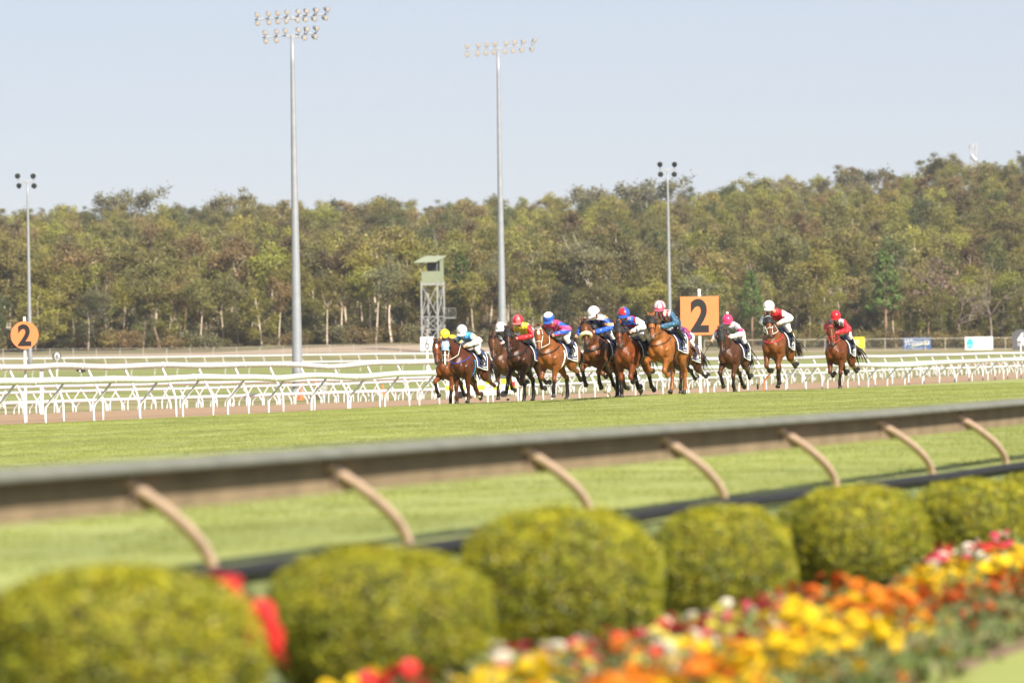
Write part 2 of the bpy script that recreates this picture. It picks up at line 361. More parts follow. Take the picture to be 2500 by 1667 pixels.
UP = [631, 658, 681, 703, 731, 751, 775, 802]; DN = [632, 659, 681, 701, 729, 748, 770, 797]
mast('tallest floodlight mast with two rows of lamps', 727, 372, 92, .355, .12, [(48, 625, 797, UP, DN, .35), (92, 644, 775, [650, 678, 699, 731, 752, 776], [652, 677, 745, 772], .3)])
UP2 = [1142, 1169, 1190, 1210, 1238, 1258, 1280, 1307]; DN2 = [1142, 1167, 1187, 1207, 1234, 1254, 1274, 1300]
mast('tall floodlight mast with one double row of lamps behind the runners', 1228, 600, 124, .45, .15, [(124, 1133, 1303, UP2, DN2, .55)])
mast('slim lighting pole with four dark lamps behind the orange square', 1637, 640, 418, .25, .10, [(414, 1608, 1655, [1612, 1648], [1613, 1647], 0)])
mast('slim lighting pole with four dark lamps behind the orange disc', 74, 640, 444, .25, .10, [(442, 45, 85, [45, 81], [48, 83], 0)])

# ------------------------------------------------------------------ signs
def disc(r, n=40): return [(r * math.cos(2 * math.pi * i / n), r * math.sin(2 * math.pi * i / n)) for i in range(n)]
def rect(w, h): return [(-w / 2, -h / 2), (w / 2, -h / 2), (w / 2, h / 2), (-w / 2, h / 2)]
def sign(label, x, y, D, shape, wpx, hpx, board_mat, txt, tsize_px, tmat, bold, sx, post_px=8, top_px=0, yaw=0., cat='distance marker', extra=None, postD=None, tdy=0, post_mat='white', shown=None):
    s = F / D; c = W(x, y, D); g = G(x, D)
    root = empty('distance_marker' if cat == 'distance marker' else 'sign', (c.x, c.y, g.z)); T = Matrix.Translation((-c.x, -c.y, -g.z))
    F4 = T @ facing(c, yaw)
    mb = MB(); out = disc(wpx / 2 / s) if shape == 'disc' else rect(wpx / s, hpx / s); mb.prism(out, .03, F4); mb.obj('board', board_mat, root)
    zt = (hpx / 2 + top_px) / s
    mb = MB(); mb.box((0, .06, (c.z - g.z + zt) / 2 - .1), (post_px / s, .05, c.z - g.z + zt + .2)); mb.obj('post', M[post_mat], root)
    if txt: put_text('number', txt, tsize_px / s, tmat, root, F4 @ Matrix.Translation((0, tdy / s, .018)), bold * tsize_px / s, sx, .004)
    if extra: extra(root, F4, s)
    return tag(root, label, cat)
sign('round orange distance board with a black 2 on a white post', 60, 818, 152, 'disc', 68, 68, M['orange'], '2', 70, M['black'], .035, .92, 6, 11)
def bl(root, F4, s):
    mb = MB()
    for sy in (29, -29): mb.box((F4 @ Vector((0, sy / s, .018))), (6 / s, .006, 1.2 / s))
    mb.obj('bolt_slot', M['black'], root)
sign('square orange distance board with a large black 2 behind the horses', 1708, 770.5, 205, 'rect', 94, 94, M['orange'], '2', 108, M['black'], .035, .82, 7, 18)
def six(root, F4, s):
    mb = MB(); mb.prism([(a * .62, b * .93) for a, b in disc(10.5 / s)], .01, F4 @ Matrix.Translation((1 / s, 0, .022))); mb.obj('white_oval', M['white'], root)
    put_text('number', '6', 20 / s, M['black'], root, F4 @ Matrix.Translation((1 / s, 0, .032)), .02 * 20 / s, .8, .003)
sign('small round dark marker with a white oval and a 6', 138.5, 870, 520, 'disc', 22, 22, mat('charcoal_paint', (.05, .055, .06), .6), '', 1, M['black'], 0, 1, 3, 0, extra=six)
sign('white square marker board with a grey 6 beside the lead horses', 1043, 839, 430, 'rect', 34, 34, M['white'], '6', 40, mat('grey_paint', (.12, .14, .13), .6), .004, .62, 5, 0)
cg = mat('dark_grey_board', (.075, .075, .085), .6)
def four(root, F4, s):
    mb = MB(); mb.prism(rect(46 / s, 26 / s), .028, F4 @ Matrix.Translation((2 / s, -15 / s, 0))); mb.obj('lower_board', cg, root)
    put_text('caption', 'Straight', 11.5 / s, M['white'], root, F4 @ Matrix.Translation((6 / s, -15 / s, .03)), 0.004, .8, .003)
    mb = MB(); mb.box(F4 @ Vector((0, -30 / s, .03)), (3.2 / s, .03, 34 / s)); mb.obj('front_post', M['white'], root)
sign('dark round topped marker with a white 4 at the edge of the frame', 2492, 826, 640, 'disc', 45, 45, cg, '4', 36, M['white'], .05, .85, 3, 0, extra=four)
def zero(root, F4, s):
    mb = MB()
    for sx in (-1, 1): mb.box(F4 @ Vector((sx * 15 / s, -20 / s, 0)), (1.5 / s, .05, 16 / s))
    mb.obj('leg', M['yellow'], root)
sign('yellow board with a pale 0 behind the last horse', 2093, 836, 700, 'rect', 34, 26, M['yellow'], '0', 20, M['white'], .0, .75, 1.5, 0, cat='sign', extra=zero, post_mat='yellow', tdy=0)
# advertising banners on the fence
def banner(label, x, y, D, wpx, hpx, m, deco):
    s = F / D; c = W(x, y, D); root = empty('advertising_banner', (c.x, c.y, G(x, D).z)); T = Matrix.Translation(-root.location); F4 = T @ facing(c, 0)
    mb = MB(); mb.prism(rect(wpx / s, hpx / s), .04, F4); mb.obj('panel', m, root)
    for q in (-1, 1):
        mb = MB(); mb.box(F4 @ Vector((q * wpx * .4 / s, -hpx * .5 / s, -.08)), (.06, .06, hpx * 1.3 / s)); mb.obj('leg', M['steel'], root)
    deco(root, F4, s); return tag(root, label, 'banner')
def deco1(root, F4, s):
    put_text('lettering', 'Wimmers', 23 / s, M['white'], root, F4 @ Matrix.Translation((1 / s, 4 / s, .03)) @ Matrix.Rotation(.05, 4, 'Z'), .022, .66, .004, .25)
    put_text('caption', 'Premium Soft Drinks', 6 / s, M['white'], root, F4 @ Matrix.Translation((6 / s, -11.5 / s, .03)), 0, .72, .004)
    mb = MB(); n = 14; up = []; dn = []
    for i in range(n + 1):
        t = i / n; xx = (-25 + 53 * t); yy = -12.5 + 9.5 * math.sin(min(1, t * 1.15) * math.pi / 2); w = .4 + 3.4 * t; up.append((xx / s, (yy + w) / s)); dn.append((xx / s, yy / s))
    mb.prism(dn + up[::-1], .006, F4 @ Matrix.Translation((0, 0, .028))); mb.obj('swoosh', mat('pale_yellow', (.72, .62, .12), .6), root)
banner('blue advertising banner with white lettering and a yellow swoosh', 2239, 838.5, 826, 69, 29, mat('banner_blue', (.035, .10, .26), .6, .06), deco1)
def deco2(root, F4, s):
    t = mat('teal', (.04, .45, .44), .6); mb = MB(); mb.prism([(a * .68, b) for a, b in disc(12.8 / s)], .006, F4 @ Matrix.Translation((-22 / s, -.5 / s, .03))); mb.obj('emblem', t, root)
    pt = mat('pale_teal', (.45, .66, .62), .6)
    for i, (w, yy) in enumerate(((38, 0),)):
        mb = MB()
        for q in range(9): mb.box(F4 @ Vector(((-8 + q * 4.3) / s, (.6 * ((q * 7) % 3 - 1)) / s, .026)), ((2.8 + (q * 5 % 3) * .5) / s, .006, 2.4 / s))
        mb.obj('lettering', pt, root)
    mb = MB(); mb.prism(rect(14 / s, 1.2 / s), .004, F4 @ Matrix.Translation((-22 / s, -5 / s, .038))); mb.obj('emblem_line', M['white'], root)
banner('white advertising banner with a teal oval emblem', 2390, 838, 826, 68, 32, mat('banner_white', (.72, .71, .68), .6, .04), deco2)

# ------------------------------------------------------------------ wire fences
def wire_fence(label, ctrl, hgt, step, x0, x1, tr=.045, pr=.055):
    D = lambda x: float(np.interp(x, [c[0] for c in ctrl], [c[1] for c in ctrl])); root = empty('wire_fence', G((x0 + x1) / 2, D((x0 + x1) / 2))); inv = -root.location
    xs = np.arange(x0, x1, step); P = [G(x, D(x)) + inv for x in xs]
    mb = MB(); mb.tube([p + Vector((0, 0, hgt)) for p in P], tr, 6); mb.obj('top_rail', M['fencepost'], root)
    for p in P:
        mb = MB(); mb.tube([p + Vector((0, 0, -.2)), p + Vector((0, 0, hgt + .05))], pr, 6); mb.obj('post', M['fencepost'], root)
    mb = MB()
    for i in range(len(P) - 1):          # chain link drawn as a coarse diagonal weave
        a, b = P[i], P[i + 1]; n = 10
        for q in range(n):
            mb.tube([a.lerp(b, q / n) + Vector((0, 0, .05)), a.lerp(b, (q + 1) / n) + Vector((0, 0, hgt))], .008, 3); mb.tube([a.lerp(b, (q + 1) / n) + Vector((0, 0, .05)), a.lerp(b, q / n) + Vector((0, 0, hgt))], .008, 3)
    w = mb.obj('wire_mesh', M['steel'], root); w['kind'] = 'stuff'
    return tag(root, label, 'fence')
M['fencepost'] = mat('fence_post', (.42, .38, .32), .7)
wire_fence('wire fence in front of the forest beside the banners', [(1500, 818), (2900, 832)], 1.75, 49, 1720, 2720)
wire_fence('wire fence below the earth bank on the left', [(-300, 700), (1200, 770)], 1.45, 57, -220, 1130, .018, .04)

# ------------------------------------------------------------------ judges' lookout tower
def tower():
    D = 800.; s = F / D; b = G(1062, D); X = lambda px: (px - 1062) / s; ybase = px_of(b)[1]
    Z = lambda py: (ybase - py) / s
    root = empty('lookout_tower', b, 0)
    x0, x1, x2 = X(1031), X(1070), X(1086); dep = (x2 - x1) * 1.5      # front face, then the side going back
    zb = Z(692); zs = Z(662); zr = Z(636)
    L = [Vector((x0, 0, 0)), Vector((x1, 0, 0)), Vector((x2, dep, 0)), Vector((x0 + (x2 - x1), dep, 0))]
    for p in L:
        mb = MB(); mb.box(p + Vector((0, 0, zb / 2)), (.22, .22, zb + .6)); mb.obj('leg', M['tsteel'], root)
    mb = MB(); levels = [0.2, zb * .33, zb * .52, zb * .98]
    for i in range(4):
        a, c = L[i], L[(i + 1) % 4]
        for k in range(3):
            mb.tube([a + Vector((0, 0, levels[k])), c + Vector((0, 0, levels[k + 1]))], .07, 5); mb.tube([c + Vector((0, 0, levels[k])), a + Vector((0, 0, levels[k + 1]))], .07, 5)
            mb.tube([a + Vector((0, 0, levels[k + 1])), c + Vector((0, 0, levels[k + 1]))], .08, 5)
    mb.obj('bracing', M['tsteel'], root)
    up = lambda p, z: Vector((p.x, p.y, z))
    def pan(name, a, c, z0, z1, m, th=.08):
        d = (c - a).normalized(); n = Vector((-d.y, d.x, 0)) * th
        mb = MB(); mb.add([up(a, z0), up(c, z0), up(c, z1), up(a, z1), up(a + n, z0), up(c + n, z0), up(c + n, z1), up(a + n, z1)], [(0, 1, 2, 3), (7, 6, 5, 4), (0, 4, 5, 1), (1, 5, 6, 2), (2, 6, 7, 3), (3, 7, 4, 0)]); return mb.obj(name, m, root)
    for i in range(4): pan('cabin_wall', L[i], L[(i + 1) % 4], zb, zs, M['towergreen'])
    mb = MB(); mb.add([up(p, zb) for p in L] + [up(p, zb - .25) for p in L], [(0, 1, 2, 3), (7, 6, 5, 4)] + [(i, i + 4, (i + 1) % 4 + 4, (i + 1) % 4) for i in range(4)]); mb.obj('cabin_floor', M['tsteel'], root)
    pan('rear_wall', L[2], L[3], zs, zr + .3, M['towergreen']); pan('side_wall', L[1].lerp(L[2], .45), L[2], zs, zr + .3, M['towergreen'])
    for p in (L[0], L[1]):
        mb = MB(); mb.box(up(p, (zs + zr) / 2) + Vector((.03, .06, 0)), (.07, .07, zr - zs + .2)); mb.obj('roof_post', M['tsteel'], root)
    pan('inner_screen', L[0].lerp(L[3], .9), L[1].lerp(L[2], .9), zs, zr + .2, M['dark'])
    e = [Vector((X(1015), -1.0, Z(638.5))), Vector((X(1068), -1.0, Z(637))), Vector((X(1092), dep + .5, Z(624))), Vector((X(1042), dep + .5, Z(624)))]
    mb = MB(); mb.add(e + [p - Vector((0, 0, .16)) for p in e], [(0, 1, 2, 3), (7, 6, 5, 4)] + [(i, i + 4, (i + 1) % 4 + 4, (i + 1) % 4) for i in range(4)]); mb.obj('roof', M['roofgreen'], root)
    mb = MB(); mb.tube([up(L[1], zr + .6) + Vector((.2, .8, 0)), up(L[1], zr + 4.6) + Vector((-.5, .8, 0))], .025, 5); mb.obj('aerial', M['tsteel'], root)
    # stair landing with a railing on the right, and the flight below it
    zl = zb * .50; la = Vector((x2, dep * .3, zl)); w = X(1114) - x2
    mb = MB(); mb.box(la + Vector((w / 2, .4, 0)), (w, 1.1, .12)); mb.obj('landing', M['tsteel'], root)
    mb = MB()
    for i in range(6): mb.tube([la + Vector((w * i / 5, -.12, 0)), la + Vector((w * i / 5, -.12, 1.35))], .025, 5)
    mb.tube([la + Vector((0, -.12, 1.35)), la + Vector((w, -.12, 1.35))], .035, 5); mb.obj('railing', M['tsteel'], root)
    mb = MB()
    for q in (-.1, .7):
        mb.tube([la + Vector((.2, q, 0)), Vector((x1 - 1.4, dep * .3 + q, .2))], .06, 5)
    for i in range(1, 14): mb.box(la.lerp(Vector((x1 - 1.4, dep * .3, .2)), i / 14) + Vector((.1, .3, 0)), (.28, .8, .05))
    mb.obj('stair', M['tsteel'], root)
    return tag(root, 'pale green lookout tower on a steel lattice before the trees', 'tower')
M['tsteel'] = mat('tower_steel', (.27, .275, .27), .6, .1)
tower()
# telecommunication tower on the ridge
def telecom():
    D = 1500.; s = F / D; b = G(2378, D); root = empty('telecom_tower', b); h = (833.5 - (2378 - 1250) * math.tan(ROLL) - 352) / F * D + HC - b.z
    mw = mat('pale_grey_steel', (.45, .45, .47), .5); mb = MB(); q = .8
    for sx in (-1, 1):
        for sy in (-1, 1): mb.tube([(sx * q, sy * q, 0), (sx * q * .8, sy * q * .8, h)], .09, 5)
    n = 12
    for i in range(n):
        for sy in (-1, 1):
            mb.tube([(-q, sy * q, h * i / n), (q, sy * q, h * (i + 1) / n)], .06, 4); mb.tube([(q, sy * q, h * i / n), (-q, sy * q, h * (i + 1) / n)], .06, 4)
    mb.obj('lattice', mw, root)
    for i in range(8):
        a = i * .785; mb = MB(); mb.box((1.0 * math.cos(a), 1.0 * math.sin(a), h - .5 - (i % 2) * 1.5), (.22, .22, 1.1)); mb.obj('antenna', mw, root)
    for i in range(3):
        mb = MB(); mb.ball((.4 * (i - 1), -1.0, h - 3.2 - i * .5), (.5, .25, .5), 10, 6); mb.obj('dish', mw, root, True)
    return tag(root, 'white telecommunication tower standing on the ridge top', 'tower')
telecom()

# ------------------------------------------------------------------ small things around the inner rails
def cone(x, D, hm, label):
    mb = MB(); mb.box((0, 0, .03), (.42, .42, .06)); mb.obj  # base
    mb.tube([(0, 0, .06), (0, 0, hm)], [.17, .05], 12); o = mb.obj('traffic_cone', M['cone'], None); o.location = G(x, D)
    return tag(o, label, 'traffic cone', 'orange cones by the inner rails')
cone(734, 330, 1.0, 'orange traffic cone nearest the tall mast, by the inner rail')
cone(772, 430, .9, 'orange traffic cone beside the white bin')
cone(934, 330, .8, 'orange traffic cone between the tall mast and the lead horses')
mb = MB(); mb.tube([(0, 0, 0), (0, 0, .9), (0, 0, .92)], [.32, .42, .44], 14); mb.tube([(0, 0, .92), (0, 0, .98)], [.44, .40], 14); o = mb.obj('rubbish_bin', M['white'], None, True); o.location = G(785, 330); tag(o, 'white tub standing behind the inner rail right of the mast', 'bin')
p = G(103, 176); mb = MB(); mb.box((0, 0, .62), (.11, .08, 1.5)); root = empty('camera_post', p); mb.obj('post', mat('pale_grey_post', (.5, .5, .55), .6), root)
mb = MB(); mb.box((0, -.02, 1.45), (.19, .2, .11)); mb.ball((-.05, -.05, 1.49), .07, 8, 6); mb.ball((.06, -.03, 1.5), .06, 8, 6); mb.obj('camera_head', M['dark'], root, True)
tag(root, 'pale square post topped with a black camera box behind the rail', 'camera post')
# a magpie perched on a rail
c = W(200, 905, 210); mb = MB(); mb.ball((0, 0, 0), (.14, .06, .06), 10, 6); mb.ball((-.15, 0, .02), .05, 8, 6); mb.tube([(-.19, 0, .02), (-.25, 0, .01)], [.015, .004], 5)
mb.box((.2, 0, -.02), (.2, .05, .015)); mb.tube([(0, 0, -.05), (0, 0, -.12)], .008, 4); o = mb.obj('bird', M['black'], None, True); o.location = c
mb = MB(); mb.ball((-.06, 0, -.01), (.07, .065, .055), 8, 6); mb.obj('white_breast', M['white'], o, True); tag(o, 'black and white bird between the upper rails on the left', 'bird')
# vehicle with yellow check panels following behind the rails
def ambulance():
    D = 262.; s = F / D; a = W(1088, 968, D); g = a; root = empty('ambulance', (W(1175, 968, D).x, D, W(1175, 972, D).z)); L = 172 / s; hh = 66 / s
    wm = M['white']; ym = mat('hi_vis_yellow', (.62, .70, .04), .5); gm = mat('window_grey', (.10, .11, .12), .2); rm = mat('red_lens', (.5, .03, .04), .3)
    mb = MB(); o1 = [(-L / 2, .14), (L / 2 - .5, .14), (L / 2, .3), (L / 2, 1.0 * hh / 1.3), (L / 2 - .25, hh), (-L / 2 + .05, hh)]; mb.prism(o1, 1.7, Matrix(((1, 0, 0, 0), (0, 0, -1, .85), (0, 1, 0, 0), (0, 0, 0, 1)))); mb.obj('body', wm, root)
    n = 9
    for i in range(n):
        for k in range(2):
            if (i + k) % 2 == 0: mb = MB(); mb.box((-L / 2 + L * (i + .5) / n, -.012, .50 + k * .26), (L / n * .96, .02, .22)); mb.obj('yellow_panel', ym, root)
    for i in range(4):
        mb = MB(); mb.box((-L / 2 + L * (i + .5) / 4.4, -.014, hh * .80), (L / 6, .02, hh * .17)); mb.obj('window', gm, root)
    for x in (-L * .3, L * .32):
        mb = MB(); mb.tube([(x, -.02, .17), (x, .25, .17)], .17, 16); mb.obj('wheel', M['dark'], root)
    mb = MB(); mb.box((L / 2 - .12, -.02, .62), (.12, .03, .24)); mb.obj('tail_light', rm, root)
    return tag(root, 'white ambulance with yellow check panels half hidden behind the lead horses', 'ambulance')
ambulance()
# ------------------------------------------------------------------ horses and riders
def crom(P, n=4):
    P = np.asarray(P, float); out = []
    for i in range(len(P) - 1):
        p0 = P[max(i - 1, 0)]; p1 = P[i]; p2 = P[i + 1]; p3 = P[min(i + 2, len(P) - 1)]
        for k in range(n):
            t = k / n; out.append(.5 * ((2 * p1) + (p2 - p0) * t + (2 * p0 - 5 * p1 + 4 * p2 - p3) * t * t + (3 * p1 - p0 - 3 * p2 + p3) * t ** 3))
    out.append(P[-1]); return np.array(out)
def loft(st, n=16, sub=3, side=(0, 1, 0)):
    """st: rows (x,y,z,w,h); closed tube with elliptical sections, w along the side axis; returns verts, faces, rows"""
    R = crom(st, sub) if sub > 1 else np.asarray(st, float)
    v = []; f = []; side = Vector(side); m = len(R)
    for i in range(m):
        p = Vector(R[i, :3]); t = Vector(R[min(i + 1, m - 1), :3] - R[max(i - 1, 0), :3]).normalized()
        b = (side - t * side.dot(t)).normalized(); a = t.cross(b)
        for k in range(n):
            th = 2 * math.pi * k / n; v.append(p + b * (R[i, 3] * math.cos(th)) + a * (R[i, 4] * math.sin(th)))
    for i in range(m - 1):
        for k in range(n): k2 = (k + 1) % n; f.append((i * n + k, i * n + k2, (i + 1) * n + k2, (i + 1) * n + k))
    for i, sgn in ((0, -1), (m - 1, 1)):           # rounded ends
        p = Vector(R[i, :3]); j = 1 if i == 0 else m - 2; t = (p - Vector(R[j, :3])).normalized(); rr = min(R[i, 3], R[i, 4])
        b0 = len(v)
        for k in range(n): v.append(p + (v[i * n + k] - p) * .6 + t * rr * .5)
        v.append(p + t * rr * .7)
        for k in range(n):
            k2 = (k + 1) % n; q = (i * n + k, i * n + k2, b0 + k2, b0 + k); f.append(q if i else q[::-1])
            q = (b0 + k, b0 + k2, len(v) - 1); f.append(q if i else q[::-1])
    return v, f, R
HSIDE = Vector((0, 1, 0))
def frame_at(R, i, head=False):
    m = len(R); i = int(np.clip(i, 0, m - 1)); p = Vector(R[i, :3]); t = Vector(R[min(i + 1, m - 1), :3] - R[max(i - 1, 0), :3]).normalized()
    sv = HSIDE if head else Vector((0, 1, 0)); b = (sv - t * t.dot(sv)).normalized(); return p, b, t.cross(b), t, R[i, 3], R[i, 4]
def fuse(pieces, voxel, smooth=4, sf=.5):
    """union of closed shapes as one continuous skin -> verts, faces (numpy)"""
    bm = bmesh.new()
    for v, f in pieces:
        vs = [bm.verts.new(p) for p in v]
        for q in f:
            try: bm.faces.new([vs[i] for i in q])
            except ValueError: pass
    bmesh.ops.recalc_face_normals(bm, faces=bm.faces)
    me = bpy.data.meshes.new('skin'); bm.to_mesh(me); bm.free(); o = bpy.data.objects.new('skin', me); COL.objects.link(o)
    md = o.modifiers.new('r', 'REMESH'); md.mode = 'VOXEL'; md.voxel_size = voxel; md.adaptivity = 0
    if smooth: ms = o.modifiers.new('s', 'SMOOTH'); ms.factor = sf; ms.iterations = smooth
    dg = bpy.context.evaluated_depsgraph_get(); e = o.evaluated_get(dg); m2 = e.to_mesh()
    V = np.empty(len(m2.vertices) * 3); m2.vertices.foreach_get('co', V); V = V.reshape(-1, 3)
    Fs = [tuple(p.vertices) for p in m2.polygons]; e.to_mesh_clear(); bpy.data.objects.remove(o); bpy.data.meshes.remove(me)
    return V, Fs
def ell(c, r, n=14, m=10, rot=None):
    mb = MB(); mb.ball(c, r, n, m, rot); return mb.v, mb.f
M['coat'] = mat('horse_coat', (.2, .1, .05), .40, .28, 6, .25, 14, attr=True, spec=.26, detail=8)
M['hair'] = mat('horse_hair', (.009, .006, .005), .5, .3, 30)
M['hoof'] = mat('hoof_horn', (.028, .023, .02), .5, .3, 20)
M['eye'] = mat('eye', (.01, .006, .004), .08, 0, 5)
M['leather'] = mat('black_leather', (.010, .008, .008), .4, .2, 10)
M['hood_black'] = mat('black_hood', (.011, .010, .010), .7, .2, 20)
M['navy'] = mat('navy_cloth', (.028, .038, .11), .7, .15, 8)
M['cloth_white'] = mat('white_cloth', (.78, .77, .76), .7, .06, 10)
M['silk'] = mat('silk', (.5, .5, .5), .40, .08, 9, .2, 18, attr=True, spec=.45)
M['skin'] = mat('skin', (.48, .25, .17), .5, .08, 12, attr=True)
M['boot'] = mat('black_boot', (.012, .011, .012), .25, .1, 8)
M['helmet'] = mat('helmet_cloth', (.5, .5, .5), .33, .04, 8, attr=True, spec=.5)
M['goggle'] = mat('goggle_lens', (.012, .012, .015), .08, 0, 5)
M['wool'] = mat('cream_wool', (.78, .66, .44), .95, .1, 25, .9, 60)
M['whip'] = M['leather']
TRUNK = [(-.86, 0, 1.36, .11, .16), (-.70, 0, 1.385, .245, .26), (-.46, 0, 1.36, .305, .31), (-.18, 0, 1.305, .285, .29), (.10, 0, 1.245, .32, .345), (.38, 0, 1.215, .30, .385), (.60, 0, 1.245, .27, .375), (.79, 0, 1.245, .225, .30), (.91, 0, 1.23, .14, .18)]
TR = crom(TRUNK, 6)
def trunk_at(x): return [float(np.interp(x, TR[:, 0], TR[:, c])) for c in (2, 3, 4)]
def dirn(deg): a = math.radians(deg); return Vector((math.sin(a), 0, -math.cos(a)))
FL = dict(plant=(8, 3, -2), plantb=(-14, -16, 22), reach=(42, 26, 22), fold=(62, -62, -120), fold2=(48, -88, -140), low=(20, -62, -120), push=(-26, -40, -85), up=(30, -25, -60), hang=(16, -14, -46), lift=(60, -10, -50), raise_=(46, -22, -50), fold3=(70, -38, -88), slant=(30, -58, -100))
HL = dict(under=(38, -28, 12, 36), plant=(24, -40, -4, 20), push=(8, -56, -40, -75), swing=(52, -38, -34, -95), fwd=(58, -14, 18, 32), tuck=(34, -64, -52, -120), back=(2, -66, -72, -120))
def horse(label, spec):
    global HSIDE
    pcs = []; samp = []           # samples: x,y,z,r, colour
    coat = Vector(spec['coat']); dark = Vector(spec.get('dark', (.012, .007, .005))); belly = coat * .92
    def sm(R, fn):
        for i in range(len(R)): samp.append((*R[i, :3], max(R[i, 3], R[i, 4]), *fn(i / (len(R) - 1))))
    v, f, R = loft(TRUNK, 20, 4); pcs.append((v, f)); sm(R, lambda t: coat)
    nk = spec.get('neck', 0.); ny = spec.get('turn', 0.)      # neck raise, head turn sideways
    poll = Vector((1.20 - .25 * nk, ny * .20, 1.93 + .22 * nk)); pitch = math.radians(spec.get('pitch', 62))
    neck = [(.50, 0, 1.36, .20, .31), (.68, 0, 1.47, .175, .28), (.88, ny * .06, 1.63, .13, .22), (1.04, ny * .13, 1.79 + .1 * nk, .104, .178), (poll.x - .01, poll.y, poll.z - .045, .08, .125)]
    v, f, NR = loft(neck, 16, 4); pcs.append((v, f)); sm(NR, lambda t: coat)
    hy_ = spec.get('face', .52); HSIDE = Vector((-math.sin(hy_), math.cos(hy_), 0)); hd = Vector((math.cos(pitch) * math.cos(hy_), math.sin(hy_) * math.cos(pitch), -math.sin(pitch)))
    HP = [(-.03, .068, .085), (.06, .088, .118), (.17, .104, .142), (.28, .090, .122), (.40, .066, .090), (.52, .056, .074), (.60, .060, .074), (.66, .048, .055)]
    head = [(*(poll + hd * t * 1.04), w * 1.09, h * 1.06) for t, w, h in HP]
    v, f, HR = loft(head, 16, 4, HSIDE); pcs.append((v, f)); muzz = Vector(spec.get('muzzle', (.045, .032, .028)))
    sm(HR, lambda t: coat.lerp(muzz, min(1, max(0, (t - .78) / .12))))
    # face: cheek bones, jaw, nostrils, lower lip
    ph, bh, ah, th_, _, _ = frame_at(HR, int(.45 * len(HR)), True)
    fr = lambda t: (lambda q: q)(frame_at(HR, int(t * (len(HR) - 1)), True))
    for s in (-1, 1):
        p, b, a, t, w, h = fr(.36); pcs.append(ell(p + b * s * w * .74 + a * h * .35, (.05, .03, .045)))
        p, b, a, t, w, h = fr(.25); pcs.append(ell(p + b * s * w * .6 - a * h * .45, (.075, .04, .085)))
        p, b, a, t, w, h = fr(.86); pcs.append(ell(p + b * s * w * .75 + a * h * .3, (.035, .022, .035)))
    p, b, a, t, w, h = fr(.95); pcs.append(ell(p - a * .045 - t * .01, (.04, .035, .03)))
    # muscle masses
    for s in (-1, 1):
        pcs.append(ell((.865, s * .115, 1.15), (.11, .115, .18))); pcs.append(ell((.60, s * .205, 1.20), (.16, .10, .26), rot=Matrix.Rotation(-.35, 3, 'Y')))
        pcs.append(ell((.48, s * .205, 1.00), (.13, .095, .17))); pcs.append(ell((-.55, s * .195, 1.25), (.25, .13, .32), rot=Matrix.Rotation(.3, 3, 'Y')))
        pcs.append(ell((-.20, s * .20, 1.09), (.12, .08, .17)))
    hooves = []; lows = []
    def leg(chain, rad, colf, hoof_dir):
        st = [(*p, r[0] * 1.13, r[1] * 1.13) for p, r in zip(chain, rad)]; v, f, Rr = loft(st, 12, 3); pcs.append((v, f)); sm(Rr, colf)
        hooves.append((Vector(chain[-1]), hoof_dir))
    socks = spec.get('socks', {})
    for idx, (key, s) in enumerate((('fl', 1), ('fr', -1))):
        A, B, C_ = FL[spec[key]]; el = Vector((.56, s * .185, 1.03)); kn = el + dirn(A) * .44; kn.y += s * (-.04 + .10 * max(0, (A - 25) / 45)); ft = kn + dirn(B) * .285; ft.y -= s * .02; hf = ft + dirn(C_) * .125
        mid = el.lerp(kn, .35); sh = Vector((.66, s * .17, 1.22)); up = spec.get('points', 1)
        cf = lambda t, k=key: (coat if t < .52 else coat.lerp(dark, min(1, (t - .52) / .1)) if up else coat * (1 - .25 * max(0, t - .6))) if not (k in socks and t > socks[k]) else Vector((.62, .56, .5))
        leg([sh, el, mid, kn - dirn(A) * .07, kn, kn + dirn(B) * .07, kn.lerp(ft, .6), ft, hf], [(.12, .16), (.105, .135), (.084, .108), (.056, .064), (.062, .070), (.048, .053), (.040, .047), (.050, .057), (.043, .048)], cf, dirn(C_))
    for idx, (key, s) in enumerate((('hl', 1), ('hr', -1))):
        A, B, C_, E = HL[spec[key]]; hp = Vector((-.56, s * .14, 1.30)); st_ = hp + dirn(A) * .40; st_.y += s * .045; hk = st_ + dirn(B) * .47; hk.y -= s * .05; ft = hk + dirn(C_) * .37; ft.y -= s * .01; hf = ft + dirn(E) * .13
        up = spec.get('points', 1)
        cf = lambda t, k=key: (coat if t < .50 else coat.lerp(dark, min(1, (t - .50) / .12)) if up else coat * (1 - .25 * max(0, t - .6))) if not (k in socks and t > socks[k]) else Vector((.62, .56, .5))
        pt = hk - dirn(B) * .03 + Vector((-.035, 0, .02))
        leg([hp, hp.lerp(st_, .55), st_, st_.lerp(hk, .4), st_.lerp(hk, .8), pt, hk + dirn(C_) * .08, hk.lerp(ft, .6), ft, hf], [(.15, .21), (.135, .20), (.105, .15), (.075, .105), (.05, .065), (.055, .07), (.048, .057), (.041, .049), (.051, .057), (.043, .048)], cf, dirn(E))
    V, Fs = fuse(pcs, .017, 5)
    S = np.array(samp); best = np.full(len(V), 1e9); bi = np.zeros(len(V), int)
    for k in range(0, len(S)):
        d = np.linalg.norm(V - S[k, :3], axis=1) / S[k, 3]; q = d < best; best[q] = d[q]; bi[q] = k
    cols = S[bi, 4:7].copy()
    # mark on the face
    mark = spec.get('mark')
